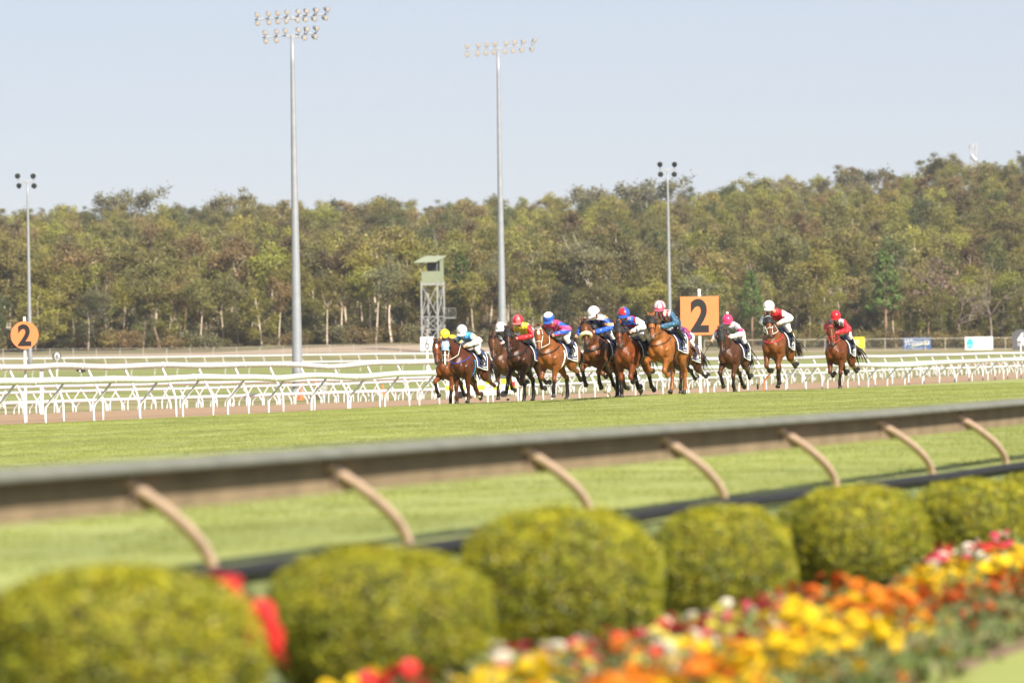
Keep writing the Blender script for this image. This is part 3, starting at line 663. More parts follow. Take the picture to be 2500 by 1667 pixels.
    if mark:
        for i in range(len(HR)):
            t = i / (len(HR) - 1); wdt = float(np.interp(t, [m[0] for m in mark], [m[1] for m in mark]))
            if wdt <= 0: continue
            p, b, a, tt, w, h = frame_at(HR, i, True); d = V - np.array(p); along = d @ np.array(tt); sd = np.abs(d @ np.array(b)); fr_ = d @ np.array(a)
            q = (np.abs(along) < .02) & (sd < wdt) & (fr_ > h * .45); cols[q] = (.72, .64, .58)
    zmin = min(h[0].z + h[1].z * .085 for h in hooves)
    dz = -zmin + spec.get('float', 0.)
    Tr = Matrix.Translation((0, 0, dz)); V = V + np.array((0, 0, dz))
    body = obj('horse', new_mesh('horse_body', V, Fs, [M['coat']], True, cols))
    body['category'] = 'horse'; body['label'] = label; body['group'] = 'racehorses in the field'
    o = Vector((0, 0, dz))
    for c, d in hooves:
        d = d.normalized(); fwd = Vector((0, 1, 0)).cross(d).normalized() * -1; c = c + o
        mb = MB(); n = 12; rings = []
        for (t, r, sh) in ((-.02, .042, 0), (.02, .052, .012), (.085, .068, .03), (.088, .055, .03)):
            for k in range(n):
                th = 2 * math.pi * k / n; rings.append(c + d * t + (fwd * math.cos(th) * 1.12 + Vector((0, 1, 0)) * math.sin(th)) * r + fwd * sh)
        fc = [(a * n + k, a * n + (k + 1) % n, (a + 1) * n + (k + 1) % n, (a + 1) * n + k) for a in range(3) for k in range(n)] + [tuple(3 * n + k for k in range(n)), tuple(range(n - 1, -1, -1))]
        mb.add(rings, fc); mb.obj('hoof', M['hoof'], body, True)
    def F_(t): p, b, a, tt, w, h = fr(t); return p + o, b, a, tt, w, h
    def ring(name, t, m, r=.008, tilt=0., off=.006, a0=0, a1=2 * math.pi, n=20):
        p, b, a, tt, w, h = F_(t); pts = [p + b * math.cos(x) * (w + off) + a * math.sin(x) * (h + off) + tt * tilt * math.sin(x) for x in np.linspace(a0, a1, n)]
        mb = MB(); mb.tube(pts, r, 6); return mb.obj(name, m, body, True)
    # ears
    for s in (-1, 1):
        p, b, a, tt, w, h = F_(.02); base = p + b * s * .055 + a * .07; tip = base + (-tt * .085 + a * .015 + b * s * .04 + Vector((-.045, 0, .02))) * spec.get('ear', 1)
        mb = MB(); mb.tube([base - (tip - base) * .2, base, base.lerp(tip, .35), base.lerp(tip, .7), tip], [.03, .036, .036, .024, .004], 8)
        e = mb.obj('ear', M['coat'], body, True); a_ = e.data.color_attributes.new('Col', 'FLOAT_COLOR', 'POINT'); a_.data.foreach_set('color', [c for _ in e.data.vertices for c in (*coat, 1)])
        p, b, a, tt, w, h = F_(.33); mb = MB(); mb.ball(p + b * s * (w * .93) + a * h * .38, (.024, .02, .024), 10, 8); mb.obj('eye', M['eye'], body, True)
        p, b, a, tt, w, h = F_(.87); mb = MB(); mb.ball(p + b * s * (w * .80 + .012) + a * (h * .45) + tt * .012, (.014, .012, .021), 8, 6); mb.obj('nostril', M['eye'], body, True)
    # mane, forelock and tail as locks of hair
    rr = random.Random(hash(label) & 0xffff); mb = MB()
    for i in range(26):
        t = i / 25; p, b, a, tt, w, h = frame_at(NR, int((.12 + .86 * t) * (len(NR) - 1))); q = p + o + a * h * .95
        sd = rr.uniform(-.6, .9); ln = rr.uniform(.09, .17)
        mb.tube([q - a * .03, q + a * .03 + Vector((-.02, 0, .01)), q + Vector((-ln * .6, sd * .05, .03 + rr.uniform(-.02, .03))), q + Vector((-ln * 1.2, sd * .11, rr.uniform(-.06, .04)))], [.03, .028, .016, .003], 5)
    hair = M['hair'] if spec.get('points', 1) else M['redhair']
    mb.obj('mane', hair, body, True)
    mb = MB()
    for i in range(9):
        p, b, a, tt, w, h = F_(.03); q = p + a * (h + .01) + b * rr.uniform(-.035, .035)
        mb.tube([q - tt * .05, q + a * .012, q + tt * rr.uniform(.05, .09) + a * .018, q + tt * rr.uniform(.11, .17) + a * .012 + b * rr.uniform(-.03, .03)], [.014, .016, .01, .002], 5)
    mb.obj('forelock', hair, body, True)
    mb = MB(); tl = spec.get('tail', .55); ts = spec.get('tailside', .1)
    for i in range(44):
        a0 = Vector((-.83, rr.uniform(-.03, .03), 1.46 + rr.uniform(-.03, .03))) + o; e1 = rr.uniform(.7, 1.15); lf = rr.gauss(0, .07)
        mb.tube([a0, a0 + Vector((-.13, lf * .3 + ts * .1, .02)), a0 + Vector((-.27 * tl, lf * .8 + ts * .4, -.10 - .1 * rr.random())), a0 + Vector((-.42 * tl, lf * 1.3 + ts * .8, -.32 * e1)), a0 + Vector(((-.50 - .1 * rr.random()) * tl, lf * 2 + ts, -.62 * e1))], [.026, .03, .024, .014, .003], 5)
    mb.obj('tail', hair, body, True)
    # bridle
    bm_ = spec.get('bridle', M['leather']); ring('noseband', .60, bm_, .010); ring('headpiece', .10, bm_, .010, 0, .012, -.3, math.pi + .3) if not spec.get('hood') else None
    ring('browband', .17, spec.get('brow', bm_), .011, 0, .008, .15, math.pi - .15)
    for s in (-1, 1):
        pts = []
        for t in (.10, .25, .42, .60, .78):
            p, b, a, tt, w, h = F_(t); pts.append(p + b * s * (w + .010) - a * h * .12)
        mb = MB(); mb.tube(pts, .009, 6); mb.obj('cheek_strap', bm_, body, True)
        mb = MB(); mb.tube([pts[-1] + b * s * .0 + Vector((.03 * math.cos(x), 0, .03 * math.sin(x))) for x in np.linspace(0, 2 * math.pi, 12)], .006, 5); mb.obj('bit_ring', M['steel'], body, True)
        hnd = Vector((.74, s * .07, 1.78)) + o * 1
        p1 = pts[-1]; ctr = p1.lerp(hnd, .5) + Vector((0, s * .13, -.05))
        mb = MB(); mb.tube([p1, p1.lerp(ctr, .6) + Vector((0, s * .02, 0)), ctr, ctr.lerp(hnd, .6), hnd], .009, 6); mb.obj('rein', spec.get('rein', bm_), body, True)
    if spec.get('hood'):
        hc = spec['hood']; i0, i1 = 0, int(spec.get('hoodend', .46) * (len(HR) - 1)); n = 16; v = []; f = []
        for i in range(i0, i1 + 1):
            p, b, a, tt, w, h = frame_at(HR, i, True); g = .016 + .012 * math.exp(-((i / len(HR) - .33) / .12) ** 2)
            for k in range(n): x = 2 * math.pi * k / n; v.append(p + o + b * math.cos(x) * (w + g) + a * math.sin(x) * (h + g))
        for i in range(i1 - i0):
            for k in range(n): f.append((i * n + k, i * n + (k + 1) % n, (i + 1) * n + (k + 1) % n, (i + 1) * n + k))
        f.append(tuple(range(n))); mb = MB(); mb.add(v, f); hobj = mb.obj('hood', hc, body, True)
        for s in (-1, 1):
            p, b, a, tt, w, h = F_(.33); c = p + b * s * (w + .012) + a * h * .32; Rm = Matrix((b * s, tt, a)).transposed()
            mb = MB(); mb.ball(c, (.05, .062, .058), 10, 8, Rm); mb.obj('eye_cup', spec.get('cup', hc), hobj, True)
            if spec.get('dome', 0): mb = MB(); mb.ball(c + a * .035 + b * s * .014, (.035, .045, .035), 10, 8, Rm); mb.obj('eye_opening', M['eye'], hobj, True)
        if spec.get('spots'):
            for t, k in ((.06, .0), (.19, .02), (.30, -.015)):
                p, b, a, tt, w, h = F_(t); Rm = Matrix((b, tt, a)).transposed(); mb = MB(); mb.ball(p + b * k + a * (h + .018), (.024, .035, .008), 10, 6, Rm); mb.obj('orange_spot', spec['spots'], hobj, True)
    if spec.get('sheepskin'):
        p, b, a, tt, w, h = F_(.56); pts = [p + b * math.cos(x) * (w + .05) + a * math.sin(x) * (h + .045) for x in np.linspace(-.5, math.pi + .5, 22)]
        mb = MB(); mb.tube(pts, [.03] + [.052] * 20 + [.03], 12); mb.obj('sheepskin_noseband', M['wool'], body, True)
    if spec.get('breast'):
        bmx = spec['breast']; pts = []; tilt = .28
        for x in np.linspace(.12, math.pi - .12, 26):      # from one side of the withers round the chest to the other
            c = math.cos(x); s_ = math.sin(x); pts.append(Vector((.38 + .55 * s_ ** 1.2, c * .29, 1.58 - .32 * s_)) + o)
        # push outside the fused skin
        mb = MB(); P2 = []
        Va = V
        for q in pts:
            d = Va - np.array(q); k = np.argsort((d ** 2).sum(1))[:6]; nq = Vector(Va[k].mean(0)); out = (nq - Vector((.50, 0, 1.36 + dz))).normalized(); P2.append(nq + out * .012)
        P2 = [((P2[max(i - 1, 0)] + P2[i] * 2 + P2[min(i + 1, len(P2) - 1)]) / 4) + (P2[i] - Vector((.5, 0, 1.36 + dz))).normalized() * .006 for i in range(len(P2))]
        mb.tube(P2, spec.get('breast_r', .014), 7); mb.obj('breastplate', bmx, body, True)
    # saddle cloth, number, saddle, girth
    def side(x, s, phi, off): zc, w, h = trunk_at(x); ph_ = min(phi, math.pi / 2 + .0); y = (w + off) * math.sin(ph_); z = zc + (h + off) * math.cos(ph_) - max(0, phi - math.pi / 2) * .32; return Vector((x, s * y, z)) + o
    def skinmap(x, z, s, off):
        zc, w, h = trunk_at(x); zz = z - zc; y = (w + off) * math.sqrt(max(0, 1 - min(1, max(0, zz / (h + off))) ** 2)); return Vector((x, s * (y + (.03 if True else 0)), z)) + o
    xs = np.linspace(-.42, .24, 15); cl = MB(); zb = 1.05
    v = []; f = []; nz = 12
    for i, x in enumerate(xs):
        zc, w, h = trunk_at(x); top = zc + h + .03; bot = zb + .10 * (x + .42) / .66
        for s in (-1, 1):
            for k in range(nz):
                z = top + (bot - top) * (k / (nz - 1)) ** 1.0; ph2 = math.acos(max(-1, min(1, (z - zc) / (h + .03)))) if z > zc else math.pi / 2
                v.append(Vector((x, s * max(.0, (w + .03) * math.sin(ph2)), z)) + o)
    W_ = 2 * nz
    for i in range(len(xs) - 1):
        for s in range(2):
            for k in range(nz - 1):
                a = i * W_ + s * nz + k; q = (a, a + W_, a + W_ + 1, a + 1); f.append(q if s else q[::-1])
    cl.add(v, f); co = cl.obj('saddle_cloth', spec.get('cloth', M['navy']), body, True); sd = co.modifiers.new('thick', 'SOLIDIFY'); sd.thickness = .012
    for s_i, s in ((0, -1), (1, 1)):
        edge = [v[0 * W_ + s_i * nz + k] for k in range(2, nz)] + [v[i * W_ + s_i * nz + nz - 1] for i in range(1, len(xs))] + [v[(len(xs) - 1) * W_ + s_i * nz + k] for k in range(nz - 2, 1, -1)]
        mb = MB(); mb.tube([p + Vector((0, s * .006, 0)) for p in edge], .013, 6); mb.obj('cloth_border', M['cloth_white'], co, True)
        def flank(me, name, x0, z0):
            for vv in me.vertices:
                lx, lz, lo = vv.co.x, vv.co.y, vv.co.z
                x = x0 - lx if s > 0 else x0 + lx; z = z0 + lz; zc, w, h = trunk_at(x); ph2 = math.acos(max(-1, min(1, (z - zc) / (h + .03)))) if z > zc else math.pi / 2
                vv.co = Vector((x, s * ((w + .048) * math.sin(ph2) + lo), z)) + o
            me.materials.clear(); me.materials.append(M['cloth_white']); obj(name, me, co)
        if spec.get('num') and s > 0:
            me = text_mesh(spec['num'], .36, .022, .80, 0); bm = bmesh.new(); bm.from_mesh(me)
            bmesh.ops.triangulate(bm, faces=bm.faces); bmesh.ops.subdivide_edges(bm, edges=bm.edges, cuts=1); bm.to_mesh(me); bm.free(); flank(me, 'number', -.24, 1.34)
            mb = MB()
            for q in range(5): mb.box((-.10 + q * .05, .0, 0), (.036, .026, .001)); mb.box((-.08 + q * .04, -.045, 0), (.022, .018, .001))
            flank(new_mesh('small_print', mb.v, mb.f), 'small_print', -.26, 1.145)
    mb = MB(); v, f, _ = loft([(-.20, 0, 1.60, .16, .03), (-.10, 0, 1.60, .17, .035), (.06, 0, 1.585, .13, .03), (.20, 0, 1.62, .10, .035), (.24, 0, 1.63, .06, .03)], 14, 3); mb.add([p + o for p in v], f); mb.obj('saddle', M['leather'], body, True)
    for s in (-1, 1):
        zc, w, h = trunk_at(.12)
        mb = MB(); mb.tube([Vector((.10, s * (w * math.sin(a) + .05), zc + (h + .04) * math.cos(a))) + o for a in np.linspace(.25, .95, 8)], .012, 5); mb.obj('stirrup_leather', M['leather'], body, True)
    zc, w, h = trunk_at(.32); mb = MB(); mb.tube([Vector((.32, (w + .02) * math.sin(a), zc + (h + .02) * math.cos(a))) + o for a in np.linspace(1.2, 2 * math.pi - 1.2, 26)], .022, 6); mb.obj('girth', spec.get('girth', M['leather']), body, True)
    return body, dz
M['redhair'] = mat('chestnut_hair', (.17, .062, .02), .5, .3, 30)

def rider(label, spec, dz):
    o = Vector((0, 0, dz + spec.get('rise', 0)))
    lean = spec.get('lean', 0.); sw = spec.get('sway', 0.)
    P = lambda x, y, z: (x, y, z)
    sh = Vector((.37 - .10 * lean, sw, 2.105 + .06 * lean)); hc = Vector((.57 - .12 * lean + spec.get('hx', 0), sw * 1.3 + spec.get('hy', 0), 2.235 + .06 * lean + spec.get('hz', 0)))
    torso = [(-.28, 0, 1.90, .14, .12), (-.17, 0, 1.955, .16, .13), (-.02, sw * .4, 2.01, .15, .115), (.18, sw * .8, 2.065, .18, .125), (sh.x - .04, sh.y, sh.z - .01, .175, .098), (sh.x + .03, sh.y, sh.z + .02, .115, .07)]
    hd = spec.get('yaw', .25)
    skin = Vector((.50, .27, .19)); pc = []; cuff = []
    v, f, TRr = loft(torso, 16, 3); pc.append((v, f)); jk = [loft([(x, y, z, w + .012, h + .012) for x, y, z, w, h in torso[1:]], 16, 3)[:2]]
    br = [loft([(x, y, z, w + .008, h + .008) for x, y, z, w, h in torso[:3]], 16, 3)[:2]]
    nkb = Vector(torso[-1][:3]); v, f, _ = loft([(*nkb, .062, .062), (*nkb.lerp(hc, .55), .056, .056), (*(hc - Vector((.03, 0, .04))), .055, .055)], 12, 2); pc.append((v, f))
    face = Vector((math.cos(hd) * .95, math.sin(hd) * .95, -.30 + spec.get('look', 0))).normalized(); sidev = Vector((0, 0, 1)).cross(face).normalized(); upv = face.cross(sidev)
    Rh = Matrix((face, sidev, upv)).transposed(); hp = lambda a, b, c: hc + face * a + sidev * b + upv * c
    pc.append(ell(hc, (.096, .078, .112), rot=Rh)); pc.append(ell(hp(.035, 0, -.075), (.055, .052, .05), rot=Rh)); pc.append(ell(hp(.10, 0, -.012), (.022, .014, .028), rot=Rh)); pc.append(ell(hp(.078, 0, -.105), (.022, .026, .018), rot=Rh))
    for s in (-1, 1): pc.append(ell(hp(-.005, s * .08, -.01), (.02, .012, .032), rot=Rh))
    sleeves = []; hands = []
    for s, key in ((1, 'la'), (-1, 'ra')):
        q = Vector((sh.x - .03, sh.y + s * .165, sh.z - .015)); a = spec.get(key, 'hold')
        hand = Vector((.75, s * .075, 1.79)) + Vector((0, 0, -spec.get('rise', 0))); el = Vector((.34, sw * .5 + s * .35, 1.875))
        if a == 'whip': hand = Vector((.40, s * .50, 1.72)); el = Vector((.30, s * .40, 1.93))
        if a == 'back': hand = Vector((.55, s * .14, 1.83)); el = Vector((.14, s * .38, 1.97))
        arm = [(*q, .062, .066), (*q.lerp(el, .5), .052, .054), (*el, .044, .046), (*el.lerp(hand, .35), .044, .046), (*el.lerp(hand, .93), .029, .032)]
        sd = (el - q).cross(hand - el).normalized(); pc.append(loft(arm, 10, 3, sd)[:2]); pc.append(ell(q, (.07, .07, .068)))
        jk.append(loft([(x, y, z, w + .024, h + .024) for x, y, z, w, h in arm], 12, 3, sd)[:2]); jk.append(ell(q, (.085, .085, .08)))
        fd = (hand - el).normalized(); up = Vector((0, 0, 1)) - fd * fd.z; up.normalize(); sx_ = fd.cross(up)
        pc.append(ell(hand + fd * .015, (.045, .024, .042), rot=Matrix((fd, sx_, up)).transposed()))
        for k in range(4):      # fingers closed on the rein
            b0 = hand + fd * .045 + up * (.03 - .02 * k); L_ = (.030, .034, .032, .026)[k]; inw = -sx_ * s
            mb = MB(); mb.tube([b0 - fd * .02, b0 + fd * L_ * .6, b0 + fd * L_ + inw * .014, b0 + fd * L_ * .7 + inw * .036, b0 + fd * .004 + inw * .036], [.0115, .0115, .011, .010, .008], 7); pc.append((mb.v, mb.f))
        b0 = hand + up * .03 + fd * .0; inw = -sx_ * s; mb = MB(); mb.tube([b0 - fd * .01, b0 + up * .014 + inw * .014 + fd * .02, b0 + up * .006 + inw * .03 + fd * .045], [.014, .013, .009], 7); pc.append((mb.v, mb.f))
        hands.append((hand, fd, up))
    boots = []
    for s in (1, -1):
        hip = Vector((-.22, s * .10, 1.90)); kn = Vector((.17, s * .29, 1.74 + spec.get('knee', 0))); an = Vector((-.10, s * .36, 1.44)); toe = Vector((.07, s * .375, 1.37))
        thigh = [(*hip, .115, .125), (*hip.lerp(kn, .5), .10, .108), (*hip.lerp(kn, .9), .072, .078), (*kn, .06, .064)]; calf = [(*kn, .056, .06), (*kn.lerp(an, .35), .056, .062), (*kn.lerp(an, .8), .04, .043), (*an, .042, .045)]; foot = [(*(an + Vector((-.05, 0, -.03))), .034, .04), (*an.lerp(toe, .5), .04, .04), (*toe, .036, .026)]
        for c in (thigh, calf, foot): pc.append(loft(c, 10, 2)[:2])
        br.append(loft([(x, y, z, w + .010, h + .010) for x, y, z, w, h in thigh], 12, 3)[:2]); br.append(loft([(x, y, z, w + .009, h + .009) for x, y, z, w, h in [calf[0], calf[1]]], 12, 2)[:2]); br.append(ell(kn, (.068, .066, .068)))
        bt = fuse([loft([(*kn.lerp(an, .22), .064, .07), (*kn.lerp(an, .5), .062, .066), (*kn.lerp(an, .8), .050, .053), (*an, .05, .053)], 12, 3)[:2], loft([(x, y, z, w + .008, h + .008) for x, y, z, w, h in foot], 12, 3)[:2]], .014, 2)
        boots.append((bt, an, toe, s))
    V, Fs = fuse(pc, .0095, 2)
    root = obj('person', new_mesh('person_body', V + np.array(o), Fs, [M['skin']], True, np.tile(np.array(skin), (len(V), 1))))
    tag(root, label, 'person', 'jockeys in the race')
    # silks with folds, coloured panel by panel
    V, Fs = fuse(jk, .0135, 3); nz = np.array([mnoise.noise(Vector(p) * 10 + Vector((spec['seed'], 0, 0))) + .7 * mnoise.noise(Vector(p) * 24) for p in V])
    me0 = new_mesh('jacket', V, Fs); N_ = np.empty(len(V) * 3); me0.vertices.foreach_get('normal', N_); V = V + N_.reshape(-1, 3) * (nz * .021)[:, None]
    arm_l = np.abs(V[:, 1] - sw * np.clip((V[:, 0] + .06) / .46, 0, 1)) > .20
    arm_l |= (V[:, 2] < 1.93) & (V[:, 0] > .34); arm_l |= (V[:, 0] > .47)
    cj = np.array([spec['silk'](Vector(V[i]), bool(arm_l[i]), 1 if V[i][1] > 0 else -1) for i in range(len(V))])
    bpy.data.meshes.remove(me0); obj('jacket', new_mesh('jacket', V + np.array(o), Fs, [M['silk']], True, cj), root)
    V, Fs = fuse(br, .0135, 3); obj('breeches', new_mesh('breeches', V + np.array(o), Fs, [spec.get('breeches', M['cloth_white'])], True), root)
    for (bv, bf), an, toe, s in boots:
        obj('boot', new_mesh('boot', bv + np.array(o), bf, [M['boot']], True), root)
        mb = MB(); m_ = an.lerp(toe, .6) + o; mb.tube([m_ + Vector((0, .06 * math.cos(a), -.03 + .075 * math.sin(a))) for a in np.linspace(0, 2 * math.pi, 14)], .007, 5); mb.obj('stirrup', M['steel'], root, True)
    # helmet: dome, peak, strap, goggles
    mb = MB(); n, m = 22, 12; v = []; f = []
    for j in range(m + 1):
        th = (math.pi * .56) * j / m
        for k in range(n):
            ph = 2 * math.pi * k / n; v.append(hp(.012 + .160 * math.sin(th) * math.cos(ph), .146 * math.sin(th) * math.sin(ph), .036 + .150 * math.cos(th)))
    for j in range(m):
        for k in range(n): f.append((j * n + k, j * n + (k + 1) % n, (j + 1) * n + (k + 1) % n, (j + 1) * n + k))
    mb.add([p + o for p in v], f); ch = []
    for j in range(m + 1):
        for k in range(n): ch.append(spec['cap'](j / m, 2 * math.pi * k / n))
    hm = mb.obj('helmet', M['helmet'], root, True, cols=ch)
    v = []; f = []; ns = 9
    for i in range(ns):
        a = -1.05 + 2.1 * i / (ns - 1)
        for (r, dzz) in ((.150, .012), (.218 - .05 * abs(a) ** 2, -.016), (.150, .0)): v.append(hp(.010 + r * math.cos(a), r * .92 * math.sin(a), dzz) + o)
    for i in range(ns - 1):
        for k in range(3): f.append((i * 3 + k, i * 3 + (k + 1) % 3, (i + 1) * 3 + (k + 1) % 3, (i + 1) * 3 + k))
    mb = MB(); mb.add(v, f); mb.obj('peak', M['helmet'], hm, False, cols=[spec['cap'](1., 0.)] * len(v))
    if spec.get('pompom') is not None: mb = MB(); mb.ball(hp(-.01, 0, .215) + o, .04, 12, 8); mb.obj('pompom', M['cloth_white'], hm, True)
    mb = MB(); mb.tube([hp(.02, .088 * math.cos(a), .0 - .135 * max(0, math.sin(a))) + o for a in np.linspace(-.1, math.pi + .1, 16)], .008, 5); mb.obj('chin_strap', M['leather'], hm, True)
    if spec.get('goggles', True):
        mb = MB(); pts = [hp(.092 * math.cos(a) + .006, .086 * math.sin(a), .008) + o for a in np.linspace(-1.15, 1.15, 12)]; v = []; f = []
        for p in pts:
            for dzz in (-.026, .026): v.append(p + upv * dzz)
        for p in pts:
            for dzz in (-.022, .022): v.append(p + upv * dzz + (p - hc - o).normalized() * .014)
        q = len(pts)
        for i in range(q - 1): f += [(2 * q + 2 * i, 2 * q + 2 * i + 2, 2 * q + 2 * i + 3, 2 * q + 2 * i + 1), (2 * i, 2 * i + 1, 2 * i + 3, 2 * i + 2), (2 * i, 2 * i + 2, 2 * q + 2 * i + 2, 2 * q + 2 * i), (2 * i + 1, 2 * q + 2 * i + 1, 2 * q + 2 * i + 3, 2 * i + 3)]
        mb.add(v, f); mb.obj('goggles', M['goggle'], root, True)
    wh = None
    if spec.get('whip'):
        s, d, lab = spec['whip']; h, fd, up = hands[0 if s > 0 else 1]; d = Vector(d).normalized(); a = h + o + fd * .03
        mb = MB(); mb.tube([a - d * .10, a, a + d * .12, a + d * .40, a + d * .60], [.012, .012, .010, .007, .007], 6); mb.box(a + d * .66, (.03, .02, .03)); wh = mb.obj('whip', M['leather'], None, True)
        tag(wh, lab, 'whip', 'whips')
    return root, wh
# ------------------------------------------------------------------ the field
def C(*c): return lin(*c)
RED, WHT, BLU, YEL, ORG, PNK, NAVY, GRY, LBL, TEAL, PUR, BLK = (.50, .018, .026), (.74, .73, .74), (.025, .095, .46), (.75, .62, .04), (.78, .33, .06), (.68, .05, .17), (.02, .03, .17), (.42, .42, .48), (.07, .33, .68), (.028, .10, .18), (.10, .03, .15), (.015, .015, .018)
solid = lambda c: (lambda *a: c)
quart = lambda a, b, n=4: (lambda t, ph: a if int(ph / (2 * math.pi) * n + .5) % 2 else b)
def spots(a, b, cc=None):
    return lambda t, ph: (a if (int(ph / .7) + int(t * 4.6)) % 2 else (cc or b)) if (int(ph / .35) % 2) else b
BAY, DBAY, RBAY, CHE, BRN = (.155, .045, .012), (.050, .017, .008), (.072, .020, .007), (.25, .086, .020), (.045, .02, .012)
def s_blue(p, arm, s):
    if arm: return WHT if (math.sin(p.x * 38) * math.sin(p.z * 38 + 1) < .55) else ORG
    if abs(p.y) < .03 and p.z < 2.1: return ORG
    return LBL if p.x < .47 else LBL
def s_yelred(p, arm, s): return RED if arm else (WHT if p.x < .2 and p.z > 2.02 else YEL)
def s_pinkblue(p, arm, s):
    if arm: return BLU if (int((p.z + 5) * 9.5) % 2) else PNK
    return PNK
def s_wo(p, arm, s):
    if arm: return (BLU, ORG, BLU)[int((p.z * 16) % 3)] if p.z > 1.90 else BLU
    return WHT if p.z > 2.08 else NAVY
def s_rbw(p, arm, s): return WHT if arm else (RED if (p.x + abs(p.y) * .8) % .26 < .11 else BLU)
def s_stripe(p, arm, s): return TEAL if arm else (RED if int((p.y + 1) / .052) % 2 else WHT)
def s_grey(p, arm, s): return (PNK if .0 < (p.z - 1.93) < .085 and arm else (WHT if arm and p.z < 1.93 else GRY))
def s_redwhite(p, arm, s): return WHT if arm else RED
def s_red(p, arm, s): return RED if arm else (GRY if p.x > .30 and abs(p.y) > .07 else (BLK if p.x > .3 else RED))
def s_purple(p, arm, s): return PUR if math.sin(p.x * 60) * math.sin(p.y * 60) * math.sin(p.z * 60) < .25 else RED
def s_white(p, arm, s): return WHT if int((p.z + p.x) * 11) % 3 else BLK
def s_yellow(p, arm, s): return YEL if not arm else ORG
hoodw = mat('blue_white_hood', (.20, .38, .68), .6, .05, 7, col2=(.52, .60, .72)); spot_o = mat('orange_spot', (.76, .40, .10), .6, .05, 10)
whiteb = mat('white_strap', (.76, .73, .68), .5, .05, 10); redb = mat('red_strap', (.55, .03, .04), .5, .05, 10); blueb = mat('blue_strap', (.03, .06, .42), .5, .05, 10); pinkb = mat('pink_strap', (.6, .10, .16), .5, .05, 10)
silver = mat('silver_boot', (.5, .5, .52), .4, .05, 10)
